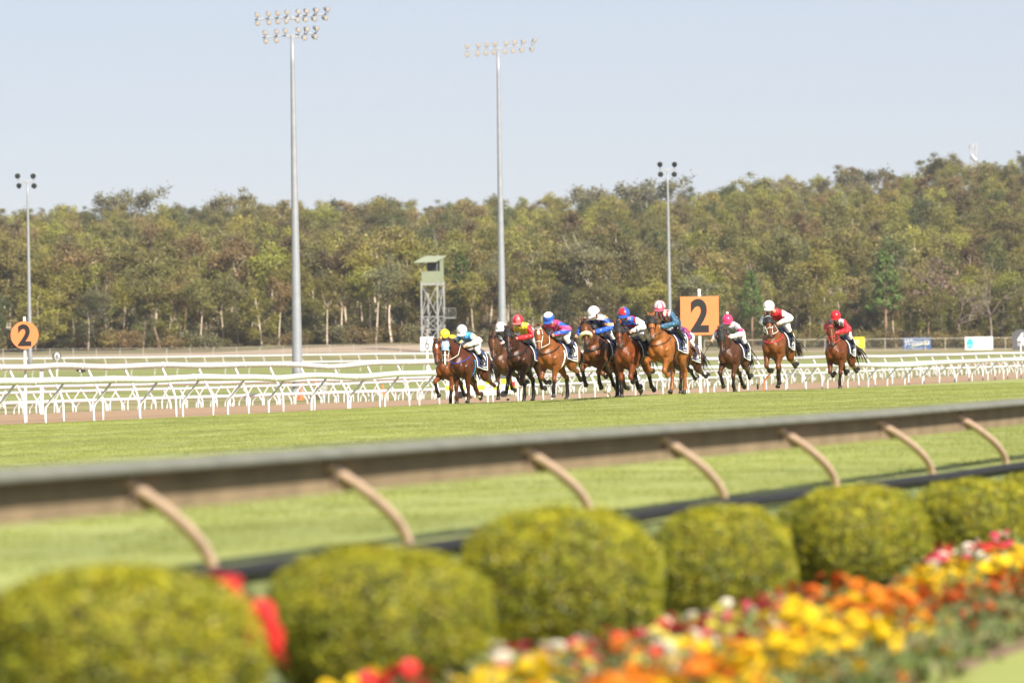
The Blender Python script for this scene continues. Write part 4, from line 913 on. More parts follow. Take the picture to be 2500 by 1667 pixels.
FIELD = [
 # chest pixel, distance, heading, horse spec, rider spec, labels
 dict(x=1083, D=170, a=22, h=dict(coat=BAY, fl='plant', fr='lift', hl='push', hr='swing', neck=.15, pitch=66, turn=-.25, mark=[(.18, 0), (.2, .022), (.3, .024), (.36, 0)], num=None, socks={'hl': .74}),
      r=dict(silk=s_yellow, cap=solid(YEL), lean=-.6, seed=1, breeches=M['cloth_white']), hl='bright bay racehorse with a white star, tucked in behind the lead horse', rl='jockey in a plain yellow cap behind the lead rider'),
 dict(x=1117, D=162, a=21, h=dict(coat=RBAY, dark=(.06, .016, .007), fl='plantb', fr='plant', hl='back', hr='swing', neck=-.2, pitch=74, turn=-.8, face=.42, hood=hoodw, cup=M['hood_black'], dome=1, spots=spot_o, mark=[(.45, 0), (.5, .018), (.75, .03), (.95, .02)], rein=whiteb, breast=blueb, breast_r=.011, num='9', girth=mat('teal_girth', (.02, .19, .36), .6), bridle=whiteb, socks={'hl': .88}),
      r=dict(silk=s_blue, cap=spots((.30, .46, .75), WHT, ORG), lean=-.1, hy=.0, sway=.05, seed=2, rise=-.03, look=-.35, la='back'), hl='dark bay lead racehorse in a pale blue and white hood with dark eye cups', rl='jockey in bright blue vest with white orange dotted sleeves and cap'),
 dict(x=1219, D=168, a=19, h=dict(coat=(.085, .032, .012), fl='push', fr='plant', hl='plant', hr='tuck', neck=.1, pitch=68, turn=-.25, num=None, cloth=M['navy']),
      r=dict(silk=s_white, cap=solid(WHT), lean=-.25, seed=3, hy=.0), hl='dull brown racehorse in a thin plain bridle third from the left', rl='jockey in a plain white cap and black and white silks'),
 dict(x=1257, D=156, a=19, h=dict(coat=DBAY, fl='low', fr='reach', hl='swing', hr='plant', neck=.2, pitch=60, turn=-.3, hood=M['hood_black'], hoodend=.42, breast=M['leather'], breast_r=.022, num='4'),
      r=dict(silk=s_yelred, cap=lambda t, ph: RED if int(ph / .8) % 3 else (.62, .14, .15), lean=.0, seed=4, hy=.0, sway=.02), hl='dark brown racehorse in a black hood with one ear up and a black breastplate', rl='jockey in glossy red cap with yellow body and red sleeves'),
 dict(x=1333, D=154, a=22, h=dict(coat=(.19, .062, .015), fl='plant', fr='slant', hl='tuck', hr='plant', neck=.15, pitch=66, turn=-.25, mark=[(.20, 0), (.22, .03), (.32, .032), (.36, 0)], bridle=whiteb, breast=M['leather'], breast_r=.018, num='10', rein=whiteb, girth=whiteb),
      r=dict(silk=s_pinkblue, cap=lambda t, ph: BLU if t > .55 and math.cos(ph - .6) > -.3 else WHT, lean=.1, seed=5, la='back', ra='back', look=-.3, goggles=False, whip=(1, (-.5, .2, .75), 'thin black whip raised over the pink jacketed jockey')), hl='bay racehorse with a white bridle, white star and cloth number 10', rl='jockey in shiny pink and blue silks with a white and blue cap'),
 dict(x=1446, D=147, a=16, h=dict(coat=(.12, .040, .012), fl='raise_', fr='lift', hl='plant', hr='push', neck=.2, pitch=58, turn=-.4, sheepskin=1, breast=M['leather'], breast_r=.032, num='17'),
      r=dict(silk=s_wo, cap=solid(WHT), lean=.2, seed=6, yaw=-.5, ra='whip', look=-.25, whip=(-1, (.2, -.3, -.75), 'short dark whip hanging beside the sheepskin nosed horse')), hl='bay racehorse wearing a fat cream sheepskin noseband', rl='jockey in white helmet with blue and orange hooped sleeves'),
 dict(x=1523, D=146, a=14, h=dict(coat=(.14, .037, .010), fl='low', fr='plant', hl='push', hr='swing', neck=.05, pitch=56, turn=-.2, hood=M['hood_black'], hoodend=.45, num='5'),
      r=dict(silk=s_rbw, cap=lambda t, ph: (RED, BLU, WHT)[int(ph / (2 * math.pi / 3) + .75) % 3] if t < .86 else BLU, lean=.1, hy=-.04, seed=7, la='back'), hl='reddish bay racehorse in a black hood directly left of the chestnut', rl='jockey in red and blue quartered cap with white sleeves'),
 dict(x=1605, D=146, a=19, h=dict(coat=CHE, points=0, fl='low', fr='fold3', hl='plant', hr='under', neck=.25, pitch=50, turn=-.2, hood=M['hood_black'], hoodend=.45, breast=M['leather'], breast_r=.012, num='11', muzzle=(.16, .10, .08), float=.02),
      r=dict(silk=s_stripe, cap=lambda t, ph: (.62, .09, .16) if int(ph / .45) % 2 and t < .9 else ((.62, .09, .16) if t >= .9 else WHT), lean=.25, seed=8, breeches=M['boot'], hy=.0), hl='light chestnut racehorse in a black hood with cloth number 11', rl='jockey in red and white striped vest and cap with slate blue sleeves'),
 dict(x=1646, D=178, a=21, h=dict(coat=DBAY, fl='plant', fr='fold', hl='back', hr='tuck', neck=.1, pitch=60, num='2', socks={'hr': .9}, float=.05),
      r=dict(silk=s_purple, cap=solid(WHT), lean=.0, seed=9), hl='dark bay racehorse hidden behind the chestnut, only hindquarters and tail clear', rl='jockey in mottled purple silks hidden behind the striped rider'),
 dict(x=1775, D=165, a=18, h=dict(coat=(.068, .024, .010), fl='hang', fr='raise_', hl='tuck', hr='push', neck=.0, pitch=70, turn=-.35, hood=M['hood_black'], hoodend=.50, num='13', float=.06, cup=mat('dark_red_cup', (.06, .008, .01), .5)),
      r=dict(silk=s_grey, cap=lambda t, ph: (.66, .04, .14), pompom=1, lean=-.1, seed=10, hy=-.02, ra='whip', la='hold', whip=(-1, (.3, -.3, -.6), 'black whip held low beside the dark horse right of the square board')), hl='mud flecked dark brown racehorse just right of the orange square board', rl='jockey in pink cap with a white pompom and grey jacket'),
 dict(x=1884, D=155, a=16, h=dict(coat=(.145, .046, .012), fl='hang', fr='slant', hl='back', hr='under', neck=.15, pitch=54, turn=-.1, hood=M['hood_black'], hoodend=.45, brow=whiteb, breast=redb, breast_r=.016, bridle=whiteb, num='8', float=.09, tailside=.25),
      r=dict(silk=s_redwhite, cap=solid(WHT), lean=.15, seed=11, hy=-.10, la='back'), hl='bay racehorse with black hood, white browband and red breast strap', rl='jockey in plain white helmet with red jacket and white sleeves'),
 dict(x=2036, D=167, a=17, h=dict(coat=(.11, .031, .008), fl='plant', fr='low', hl='back', hr='tuck', neck=.05, pitch=58, turn=-.1, brow=pinkb, bridle=redb, num='12', tailside=.3),
      r=dict(silk=s_red, cap=solid(RED), lean=.0, seed=12, hy=.02, breeches=mat('pale_breeches', (.62, .60, .64), .6), ra='back', whip=(-1, (.45, -.55, -.35), 'black whip pointing left from the last rider')), hl='last racehorse on the right, plain faced with a pink browband', rl='jockey in all red cap and jacket on the last horse'),
 dict(x=1492, D=166, a=16, h=dict(coat=(.15, .05, .02), fl='plant', fr='fold', hl='push', hr='swing', neck=.22, pitch=60, num=None),
      r=dict(silk=s_white, cap=solid(BLK), lean=-.5, seed=13), hl='racehorse almost hidden between the sheepskin nosed and red capped pair', rl='jockey in black and white silks hidden between two front runners'),
]
KMODEL = 1.0
for i, e in enumerate(FIELD):
    if QUICK and i not in QUICK: continue
    hb, dz = horse(e['hl'], e['h']); rb, wh = rider(e['rl'], e['r'], dz)
    a = math.radians(e['a'] + (1 if e['x'] > 1700 else 5)); s = F / e['D']
    g = G(e['x'], e['D']); f = Vector((-math.sin(a), -math.cos(a), 0))         # heading: towards the lens and to the left
    pos = g - f * .85; pos.z = G(e['x'], e['D']).z
    Mx = Matrix.Translation(pos) @ Matrix(((f.x, -f.y, 0, 0), (f.y, f.x, 0, 0), (0, 0, 1, 0), (0, 0, 0, 1)))
    Sc = Matrix.Translation((0, 0, 1.72 + dz)) @ Matrix.Scale(1.07, 4) @ Matrix.Translation((.01, 0, -1.765 - dz))
    for ob in (hb, rb, wh):
        if ob is not None: ob.matrix_world = Mx if ob is hb else Mx @ Sc
# ------------------------------------------------------------------ the near rail, out of focus
M['cap'] = mat('weathered_rail_cap', (.165, .17, .135), .7, .18, 3); M['board'] = mat('rail_board', (.25, .185, .105), .75, .22, 2.5, .3, 20); M['tanpipe'] = mat('tan_pipe', (.56, .40, .28), .55, .12, 6)
M['bracket'] = mat('rusty_bracket', (.10, .06, .05), .7, .2, 12); M['edging'] = mat('black_edging', (.010, .011, .014), .8, .2, 3)
def near_rail():
    TOP = [(-600, 1190), (0, 1143), (532, 1109), (1063, 1071), (1595, 1036), (2126, 1001), (2500, 972), (2900, 939), (3300, 903)]
    tp = lambda x: W(x, interp(x, TOP), nr(x)); root = empty('outer_rail', G(1250, nr(1250) * .985)); inv = -root.location
    def path(x0, x1, step): return [(tp(x) + inv, (tp(x + 4) - tp(x - 4))) for x in np.arange(x0, x1 + .1, step)]
    def sweep(mb, P, prof):
        n = len(prof); v = []
        for p, d in P:
            d = Vector((d.x, d.y, 0)).normalized(); o = Vector((d.y, -d.x, 0)); v += [p + o * a + Vector((0, 0, b)) for a, b in prof]
        f = [(i * n + k, i * n + (k + 1) % n, (i + 1) * n + (k + 1) % n, (i + 1) * n + k) for i in range(len(P) - 1) for k in range(n)] + [tuple(range(n - 1, -1, -1)), tuple((len(P) - 1) * n + k for k in range(n))]
        mb.add(v, f)
    cap = [(-.09, -.05), (-.085, -.02), (-.05, -.003), (0, .0), (.05, -.003), (.115, -.012), (.15, -.035), (.15, -.058), (.135, -.062), (.06, -.06), (-.07, -.06)]
    mb = MB(); sweep(mb, path(-560, 3280, 45), cap); mb.obj('rail_cap', M['cap'], root, True)
    xj = [-560, -120, 300, 790, 1270, 1615, 1905, 2140, 2338, 2520, 2700, 2860, 3020, 3150, 3280]
    for a, b in zip(xj[:-1], xj[1:]):
        for z0, z1 in ((-.055, -.158), (-.162, -.262)):
            mb = MB(); e = random.uniform(-.004, .004); sweep(mb, path(a + 1.2, b - 1.2, (b - a - 2.4) / 6), [(-.022 + e, z0), (.022 + e, z0), (.022 + e, z1), (-.022 + e, z1)]); mb.obj('board', M['board'], root)
    tops = [(308, 1174), (802, 1137), (1276, 1094), (1616, 1068), (1903, 1047), (2142, 1029), (2338, 1015), (2512, 1000)]
    feet = [(521, 1395), (999, 1334), (1440, 1252), (1770, 1222), (2041, 1183), (2275, 1152), (2456, 1127), (2630, 1104)]
    for x in (2692, 2855, 3002, 3138, 3260):
        k = F / nr(x) / 238.; tops.append((x, interp(x, TOP) + 29 * k)); feet.append((x + 118 * k, interp(x, TOP) + 133 * k))
    for (tx, ty), (fx, fy) in zip(tops, feet):
        D0 = nr(tx) - .12; D1 = nr(fx) * .985
        pts = []
        for u, w in ((-.04, -.03), (0, .0), (.25, .17), (.5, .35), (.70, .52), (.84, .67), (.93, .81), (.98, .93), (1, 1.05)):
            D = D0 + (D1 - D0) * max(0, min(1, u)); pts.append(W(tx + (fx - tx) * u, ty + (fy - ty) * w + 0, D) + inv)
        pts.append(pts[-1] + Vector((0, 0, -.6)))
        mb = MB(); mb.tube(pts, .034, 12); po = mb.obj('post', M['tanpipe'], root, True)
        mb = MB(); q = W(tx, ty + 4, nr(tx) - .045) + inv; mb.box(q + Vector((-.01, .0, -.01)), (.10, .05, .15)); mb.obj('bracket', M['bracket'], po)
    tag(root, 'blurred outer rail in the foreground, brown boards under a grey cap on tan bent posts', 'rail')
    STRIP = [(-600, 1545), (0, 1478), (523, 1393), (1100, 1322), (1700, 1227), (2075, 1186), (2500, 1128), (2900, 1068), (3300, 1000)]
    mb = MB(); xs = np.arange(-560, 3280, 30)
    mb.tube([W(x, interp(x, STRIP) + 9 + 4 * wob(x, 3.3), nr(x) * .968) for x in xs], .042, 8)
    tag(mb.obj('garden_edging', M['edging'], None, True), 'black plastic edging along the foot of the near rail', 'edging')
near_rail()

# ------------------------------------------------------------------ clipped bushes: a twiggy core and thousands of small leaves
M['bushleaf'] = mat('bush_leaf', (.2, .2, .02), .5, .22, 5, attr=True, trans=.25)
M['twig'] = mat('bush_twig', (.055, .05, .018), .9, .3, 15)
def bush_mesh(name, seed, n=24000):
    r = np.random.default_rng(seed); v = []; f = []; c = []
    d = r.normal(size=(n, 3)); d /= np.linalg.norm(d, axis=1)[:, None]; d[:, 2] = np.where(d[:, 2] < -.85, -d[:, 2], d[:, 2])
    p = 2.45; k = (np.abs(d) ** p).sum(1) ** (-1 / p)
    P = d * k[:, None]
    off = np.array([  .085 * mnoise.noise(Vector(q) * 2.2 + Vector((seed, 0, 0))) + .035 * mnoise.noise(Vector(q) * 6) for q in P])
    P = P * (1 + off - r.random(n) ** 2.2 * .14)[:, None]
    patch = np.array([mnoise.noise(Vector(q) * 3.3 + Vector((0, seed, 0))) for q in P])
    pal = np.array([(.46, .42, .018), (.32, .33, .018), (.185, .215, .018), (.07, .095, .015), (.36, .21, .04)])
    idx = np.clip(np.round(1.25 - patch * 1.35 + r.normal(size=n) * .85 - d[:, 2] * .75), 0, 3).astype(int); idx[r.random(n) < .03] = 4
    t1 = r.normal(size=(n, 3)) + d * .2; t1 /= np.linalg.norm(t1, axis=1)[:, None]; nn = d + r.normal(size=(n, 3)) * .5; t2 = np.cross(nn, t1); t2 /= np.linalg.norm(t2, axis=1)[:, None]
    s = r.uniform(.020, .036, n)[:, None]
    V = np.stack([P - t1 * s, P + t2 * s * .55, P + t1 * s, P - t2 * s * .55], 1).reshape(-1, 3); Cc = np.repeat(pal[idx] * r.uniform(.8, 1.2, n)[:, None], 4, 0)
    Fc = np.arange(n * 4).reshape(-1, 4)
    core = MB(); core.ball((0, 0, 0), (.88, .88, .88), 24, 16); cv = np.array([tuple(q) for q in core.v]); cd = cv / np.linalg.norm(cv, axis=1)[:, None]; cv = cd * ((np.abs(cd) ** p).sum(1) ** (-1 / p))[:, None] * .87
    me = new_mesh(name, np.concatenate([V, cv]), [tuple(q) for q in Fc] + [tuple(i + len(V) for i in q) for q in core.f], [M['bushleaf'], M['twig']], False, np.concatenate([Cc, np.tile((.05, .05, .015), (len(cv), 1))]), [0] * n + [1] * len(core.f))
    return me
BM = [bush_mesh('clipped_bush', s) for s in (3, 8, 14)]
BUSH = [(292, 1393, 690, 'leftmost clipped bush, cut by the lower left corner', 0), (930, 1345, 560, 'clipped bush second from the left, below a tan rail post', 1), (1372, 1244, 505, 'large clipped bush in the middle of the foreground, tallest and roundest', 2), (1767, 1240, 362, 'clipped bush behind the red and white flowers', 0), (2086, 1192, 365, 'clipped bush behind the orange flowers', 1), (2385, 1172, 320, 'clipped bush on the right behind red flowers and yellow marigolds', 2), (2580, 1143, 300, 'clipped bush at the right edge of the frame', 1), (2745, 1112, 262, 'clipped bush beyond the right edge, nearest the frame', 2), (2890, 1082, 236, 'clipped bush farther beyond the right edge', 0), (-440, 1480, 760, 'clipped bush just outside the left edge', 2)]
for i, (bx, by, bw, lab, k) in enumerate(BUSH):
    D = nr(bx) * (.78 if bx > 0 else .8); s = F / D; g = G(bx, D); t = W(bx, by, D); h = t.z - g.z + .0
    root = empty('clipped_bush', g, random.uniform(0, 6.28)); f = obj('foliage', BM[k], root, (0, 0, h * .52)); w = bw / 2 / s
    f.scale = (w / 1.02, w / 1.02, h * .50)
    mb = MB(); mb.tube([(0, 0, -.1), (0, 0, h * .5)], [.05, .03], 7); mb.obj('stem', M['twig'], root)
    tag(root, lab, 'bush', 'clipped bushes along the near rail')

# ------------------------------------------------------------------ bedding flowers
FC = {'yellow': (.86, .62, .012), 'orange': (.80, .27, .015), 'deep': (.66, .12, .012), 'red': (.68, .05, .04), 'pink': (.70, .07, .14), 'white': (.80, .74, .60), 'lemon': (.72, .66, .10)}
FM = {k: mat(k + '_petal', c, .55, .12, 40, trans=.25) for k, c in FC.items()}
M['bedleaf'] = mat('bedding_leaf', (.06, .11, .02), .6, .3, 12, attr=True, trans=.2)
def head_mesh(k, seed):
    r = random.Random(seed); v = []; f = []; n = 9
    for lay, (rad, z, lift) in enumerate(((1., 0, .12), (.8, .16, .22), (.55, .30, .25), (.28, .40, .2))):
        for i in range(n if lay < 3 else 5):
            a = 2 * math.pi * (i + lay * .5) / (n if lay < 3 else 5) + r.uniform(-.1, .1); w = rad * .45; ca, sa = math.cos(a), math.sin(a); b = len(v); rr = rad * r.uniform(.9, 1.08)
            for (q, t, zz) in ((.1, -w * .3, z), (.1, w * .3, z), (rr, w, z + lift * r.uniform(.5, 1)), (rr * 1.08, 0, z + lift * r.uniform(.2, 1)), (rr, -w, z + lift * r.uniform(.5, 1))):
                v.append((q * ca - t * sa, q * sa + t * ca, zz))
            f.append((b, b + 1, b + 2, b + 3, b + 4))
    return new_mesh('flower', v, f, [FM[k]])
HM = {k: [head_mesh(k, s) for s in (1, 2)] for k in FC}
def fol_mesh(seed, h, w, n=110):
    r = np.random.default_rng(seed); P = r.normal(size=(n, 3)) * (w * .42, w * .42, h * .24) + (0, 0, h * .46); P[:, 2] = np.clip(P[:, 2], .02, h * .93)
    t1 = r.normal(size=(n, 3)); t1 /= np.linalg.norm(t1, axis=1)[:, None]; t2 = np.cross(t1, r.normal(size=(n, 3))); t2 /= np.linalg.norm(t2, axis=1)[:, None]; s = r.uniform(.02, .045, n)[:, None]
    V = np.stack([P - t1 * s, P + t2 * s * .5, P + t1 * s, P - t2 * s * .5], 1).reshape(-1, 3); pal = np.array([(.12, .165, .04), (.17, .20, .055), (.09, .12, .03), (.22, .20, .09)])[r.integers(0, 4, n)]
    mb = MB()
    for i in range(5): a = i * 1.26; mb.tube([(0, 0, -.02), (w * .3 * math.cos(a), w * .3 * math.sin(a), h * .8)], .006, 4)
    return new_mesh('foliage', np.concatenate([V, np.array([tuple(q) for q in mb.v])]), [tuple(q) for q in np.arange(n * 4).reshape(-1, 4)] + [tuple(i + n * 4 for i in q) for q in mb.f], [M['bedleaf']], False, np.concatenate([np.repeat(pal, 4, 0), np.tile((.08, .1, .03), (len(mb.v), 1))]))
FOL = [fol_mesh(s, .30, .24) for s in range(4)]
fr_ = random.Random(5)
LABS = {'yellow': 'marigold plant with bright yellow heads', 'orange': 'marigold plant with orange heads', 'deep': 'marigold plant with deep red orange heads', 'red': 'bedding plant with red flowers', 'pink': 'bedding plant with crimson pink flowers', 'white': 'bedding plant with cream white flowers', 'lemon': 'bedding plant with pale lemon flowers'}
LAB = {'marigold_plant': {'yellow': 'low marigold plant with bright yellow heads in the flower bed', 'orange': 'marigold plant with orange heads in the flower bed', 'deep': 'marigold plant with deep orange heads near the bed edge'}, 'bedding_plant': {'red': 'bedding plant with red flowers close to the bushes', 'pink': 'bedding plant with crimson pink flowers close to the bushes', 'white': 'bedding plant with cream white flowers among the red ones', 'lemon': 'bedding plant with pale lemon flowers close to the bushes'}}
def bed_zone(x, f):
    z = 'before the second bush' if x < 1090 else ('before the middle bush' if x < 1560 else ('before the fourth bush' if x < 1930 else ('before the fifth bush' if x < 2260 else 'at the right end of the bed')))
    return z + (', front row' if f < .60 else (', middle row' if f < .65 else ', back row'))
def plant(x, f, cols, nh, hh=.30, size=.034, spread=.13):
    D = nr(x) * f; g = G(x, D); main = cols[0]; nm = 'marigold_plant' if main in ('yellow', 'orange', 'deep') else 'bedding_plant'
    root = empty(nm, g, fr_.uniform(0, 6.28)); fo = obj('foliage', fr_.choice(FOL), root); sc = hh / .30; fo.scale = (1.1 * spread / .13, 1.1 * spread / .13, sc)
    for i in range(nh):
        a = i * 2.4 + fr_.uniform(-.4, .4); q = spread * math.sqrt((i + .5) / nh); c = main if i < nh * .7 or len(cols) == 1 else fr_.choice(cols)
        o = obj('flower', fr_.choice(HM[c]), root, (q * math.cos(a), q * math.sin(a), hh * (1.02 - .5 * (q / spread) ** 2 - (.25 if i % 4 == 3 else 0)) + fr_.uniform(-.03, .04)), (fr_.uniform(-.5, .5) - .35 * math.sin(a), fr_.uniform(-.5, .5) + .35 * math.cos(a), fr_.uniform(0, 6)))
        k = size * fr_.uniform(.8, 1.15); o.scale = (k, k, k)
    z = bed_zone(x, f); tag(root, LABS[main] + ' ' + z, 'flowering plant', main + ' flowers ' + z)
def fill(x0, x1, f0, f1, stepm, cols_fn, nh, hh, size, spread=.13):
    f = f0
    while f <= f1:
        x = x0 + fr_.uniform(0, 30)
        while x < x1:
            s = F / (nr(x) * f); c = cols_fn(x, f)
            if c: plant(x + fr_.uniform(-.05, .05) * s, f + fr_.uniform(-.008, .008), c, nh, hh * fr_.uniform(.88, 1.12), size, spread)
            x += stepm * s
        f += stepm / nr((x0 + x1) / 2) * 1.25
def mixA(x, f):
    u = fr_.random()
    if x < 1880 and f > .60: return None
    t = (x - 1900) / 330 - (.60 - f) * 9
    if x > 2240: return ['yellow', 'orange'] if u < .55 else (['deep', 'orange'] if u < .75 else None)
    if abs(t) < .55: return ['yellow', 'yellow', 'orange'] if u < .85 else ['orange', 'yellow']
    return ['orange', 'yellow', 'deep'] if u < .62 else (['yellow', 'orange'] if u < .93 else ['deep', 'orange'])
fill(1330, 2235, .545, .645, .19, mixA, 12, .30, .035, .155)
fill(2240, 2760, .562, .66, .20, lambda x, f: (['yellow', 'orange'] if f > .60 else ['deep', 'orange']) if fr_.random() < (.9 if f > .6 else .7) else None, 8, .33, .034, .14)
fill(1180, 1330, .60, .68, .2, lambda x, f: ['yellow', 'orange'], 8, .28, .035, .14)
fill(1600, 1930, .605, .71, .17, lambda x, f: fr_.choice((['white', 'lemon', 'pink'], ['pink', 'white', 'red'], ['red', 'pink'], ['lemon', 'white'])), 7, .27, .033)
fill(1215, 1430, .66, .70, .17, lambda x, f: fr_.choice((['white', 'pink'], ['pink', 'white'], ['red', 'pink'], ['lemon', 'white'])), 7, .28, .033)
fill(1950, 2120, .655, .70, .22, lambda x, f: ['orange', 'deep'] if f < .68 else ['deep', 'orange'], 6, .32, .036)
fill(2120, 2300, .63, .68, .24, lambda x, f: ['deep', 'orange'], 5, .22, .036)
fill(2285, 2450, .665, .72, .17, lambda x, f: fr_.choice((['red', 'pink'], ['pink', 'white'], ['red', 'lemon'], ['white', 'pink'])), 7, .32, .033)
fill(640, 1010, .715, .74, .20, lambda x, f: ['red', 'pink'] if fr_.random() < .6 else ['yellow', 'lemon', 'white'], 6, .22, .036)
fill(1500, 1620, .66, .72, .22, lambda x, f: ['orange', 'yellow'] if f < .69 else ['red', 'orange'], 6, .26, .036)
# a tall red canna between the two left bushes
for cx, f, hh, lab in ((556, .745, .74, 'tall red flower spike rising between the two left bushes'), (632, .735, .63, 'shorter red flower spike beside the second bush')):
    D = nr(cx) * f; root = empty('red_flower_spike', G(cx, D)); mb = MB(); mb.tube([(0, 0, -.05), (0.01, 0, hh * .8)], .008, 5); mb.obj('stem', M['bedleaf'], root)
    for i in range(11):
        t = i / 11; a = i * 2.2; o = obj('flower', HM['red'][i % 2], root, (.035 * math.cos(a), .035 * math.sin(a), hh * (.66 + .34 * t)), (fr_.uniform(-.9, .9), fr_.uniform(-.9, .9), a)); k = .075 * (1.15 - .6 * t); o.scale = (k, k, k * 1.5)
    fo = obj('foliage', FOL[0], root); fo.scale = (.7, .7, hh * 1.6)
    tag(root, lab, 'flowering plant')
# ------------------------------------------------------------------ forest
PAL = {'olive': [(.175, .165, .040), (.215, .19, .048), (.135, .135, .034), (.24, .20, .065)], 'yellow': [(.26, .235, .036), (.215, .21, .036), (.175, .18, .036), (.30, .255, .06)], 'grey': [(.17, .165, .075), (.20, .185, .09), (.135, .135, .06), (.225, .19, .10)],
       'brown': [(.22, .16, .06), (.25, .175, .075), (.165, .13, .045), (.19, .165, .045)], 'dark': [(.085, .10, .030), (.105, .115, .034), (.065, .08, .026), (.135, .135, .04)], 'pine': [(.10, .155, .030), (.13, .185, .036), (.08, .125, .028), (.17, .20, .05)], 'pink': [(.26, .165, .12), (.22, .14, .10), (.30, .2, .15), (.18, .12, .08)]}
def leaves(r, centers, n, size, pal, droop=.0, jitter=1.):
    """centers: (x,y,z,rx,ry,rz) clumps"""
    Cn = np.asarray(centers); wts = (Cn[:, 3] * Cn[:, 4]) ** 1.0; k = r.choice(len(Cn), n, p=wts / wts.sum()); d = r.normal(size=(n, 3)); d /= np.linalg.norm(d, axis=1)[:, None]
    rad = r.random(n) ** .45; P = Cn[k, :3] + d * rad[:, None] * Cn[k, 3:6] * (1 + .25 * r.normal(size=(n, 1)) * jitter)
    t1 = r.normal(size=(n, 3)); t1[:, 2] -= droop; t1 /= np.linalg.norm(t1, axis=1)[:, None]; nn = d * 1.3 + np.array((.1, -.15, .35)) + r.normal(size=(n, 3)) * .75; t2 = np.cross(nn, t1); t2 /= np.linalg.norm(t2, axis=1)[:, None]
    s = (r.uniform(.7, 1.3, n) * size)[:, None]; V = np.stack([P - t1 * s, P + t2 * s * .5, P + t1 * s, P - t2 * s * .5], 1).reshape(-1, 3)
    pal = np.asarray(PAL[pal]); pal = (pal * .5 + pal.mean(0) * .5) * 1.02 * np.array((1.02, 1.02, 1.)); ci = r.integers(0, len(pal), n); ck = r.uniform(.82, 1.2, len(Cn))[k]
    return V, np.repeat(pal[ci] * (ck * r.uniform(.85, 1.15, n))[:, None], 4, 0)
def branch(mb, r, p, d, L, rad, n=4, bend=.25):
    pts = [Vector(p)]; d = Vector(d).normalized()
    for i in range(n): d = (d + Vector(r.normal(size=3) * bend * .5)).normalized(); pts.append(pts[-1] + d * L / n)
    mb.tube(pts, [rad * (1 - .7 * i / n) for i in range(n + 1)], 6); return pts[-1], d, pts
def tree_gum(seed, h, pal, frac=.42, w=.20, n=4200, leaf=.18, forks=3, flat=.6, gaps=1.):
    r = np.random.default_rng(seed); mb = MB(); cl = []; top = h
    trunks = []
    p0 = Vector((0, 0, -.4)); tr = h * .011 + .05
    p1, d1, pts = branch(mb, r, p0, (r.normal() * .07, r.normal() * .07, 1), h * frac, tr, 5, .10)
    for i in range(forks):
        a = 2 * math.pi * i / forks + r.uniform(-.6, .6); t = r.uniform(.25, .6); st = pts[-1] if i else pts[-1]
        e, d, q = branch(mb, r, st, (math.cos(a) * t, math.sin(a) * t, 1), h * (.30 + .12 * r.random()), tr * .55, 5, .28)
        for j in range(4):
            a2 = r.uniform(0, 6.28); b0 = q[r.integers(2, 6)]; t2 = r.uniform(.4, 1.1)
            e2, d2, q2 = branch(mb, r, b0, (math.cos(a2) * t2, math.sin(a2) * t2, .7), h * r.uniform(.10, .20), tr * .25, 3, .3)
            rr = h * w * r.uniform(.22, .46); cl.append((*e2, rr, rr, rr * flat * r.uniform(.8, 1.2)))
        rr = h * w * r.uniform(.4, .6); cl.append((e.x, e.y, e.z, rr, rr, rr * flat))
        if gaps < 1.2: cl.append((*(q[2] + Vector(r.normal(size=3) * h * .04)), rr * .9, rr * .9, rr * .7))
    V, Cc = leaves(r, cl, n, leaf, pal, .4); return mb, V, Cc
def tree_dense(seed, h, pal, w=.24, n=4600, leaf=.17, base=.18):
    r = np.random.default_rng(seed); mb = MB(); cl = []; tr = h * .010 + .05
    p1, d1, pts = branch(mb, r, (0, 0, -.4), (r.normal() * .05, r.normal() * .05, 1), h * .86, tr, 7, .10)
    for i in range(16):
        t = base + (1 - base) * (i + r.random()) / 16; a = i * 2.4 + r.uniform(-.5, .5); rad = h * w * (math.sin(min(1, max(0, (t - base) / (1 - base))) ** .75 * math.pi) ** .6 * .55 + .12) * r.uniform(.6, 1.15); k = min(6, int(t * 7))
        b0 = pts[k]; e, d, q = branch(mb, r, b0, (math.cos(a), math.sin(a), .75), rad * 1.1, tr * .3, 3, .3)
        rr = h * w * r.uniform(.24, .40); cl.append((e.x, e.y, h * t * .96, rr, rr, rr * r.uniform(.65, 1.)))
    V, Cc = leaves(r, cl, n, leaf, pal, .2); return mb, V, Cc
def tree_pine(seed, h, pal, n=3000):
    r = np.random.default_rng(seed); mb = MB(); cl = []
    mb.tube([(0, 0, -.4), (0.1, 0, h * .5), (0, 0, h)], [.24, .15, .03], 8)
    for i in range(46):
        t = .36 + .62 * i / 45; a = i * 2.4 + r.uniform(-.5, .5); L = h * .22 * (1 - t) ** .7 * r.uniform(.55, 1.3) + .25; b0 = Vector((0, 0, h * t)); e, d, q = branch(mb, r, b0, (math.cos(a), math.sin(a), .35), L, .05, 3, .2)
        for m in (1.0, .62): c = b0.lerp(e, m); cl.append((c.x, c.y, c.z + .15, .42 + .2 * L * .5, .42 + .2 * L * .5, .55))
    V, Cc = leaves(r, cl, n, .20, pal, -.9, .6); return mb, V, Cc
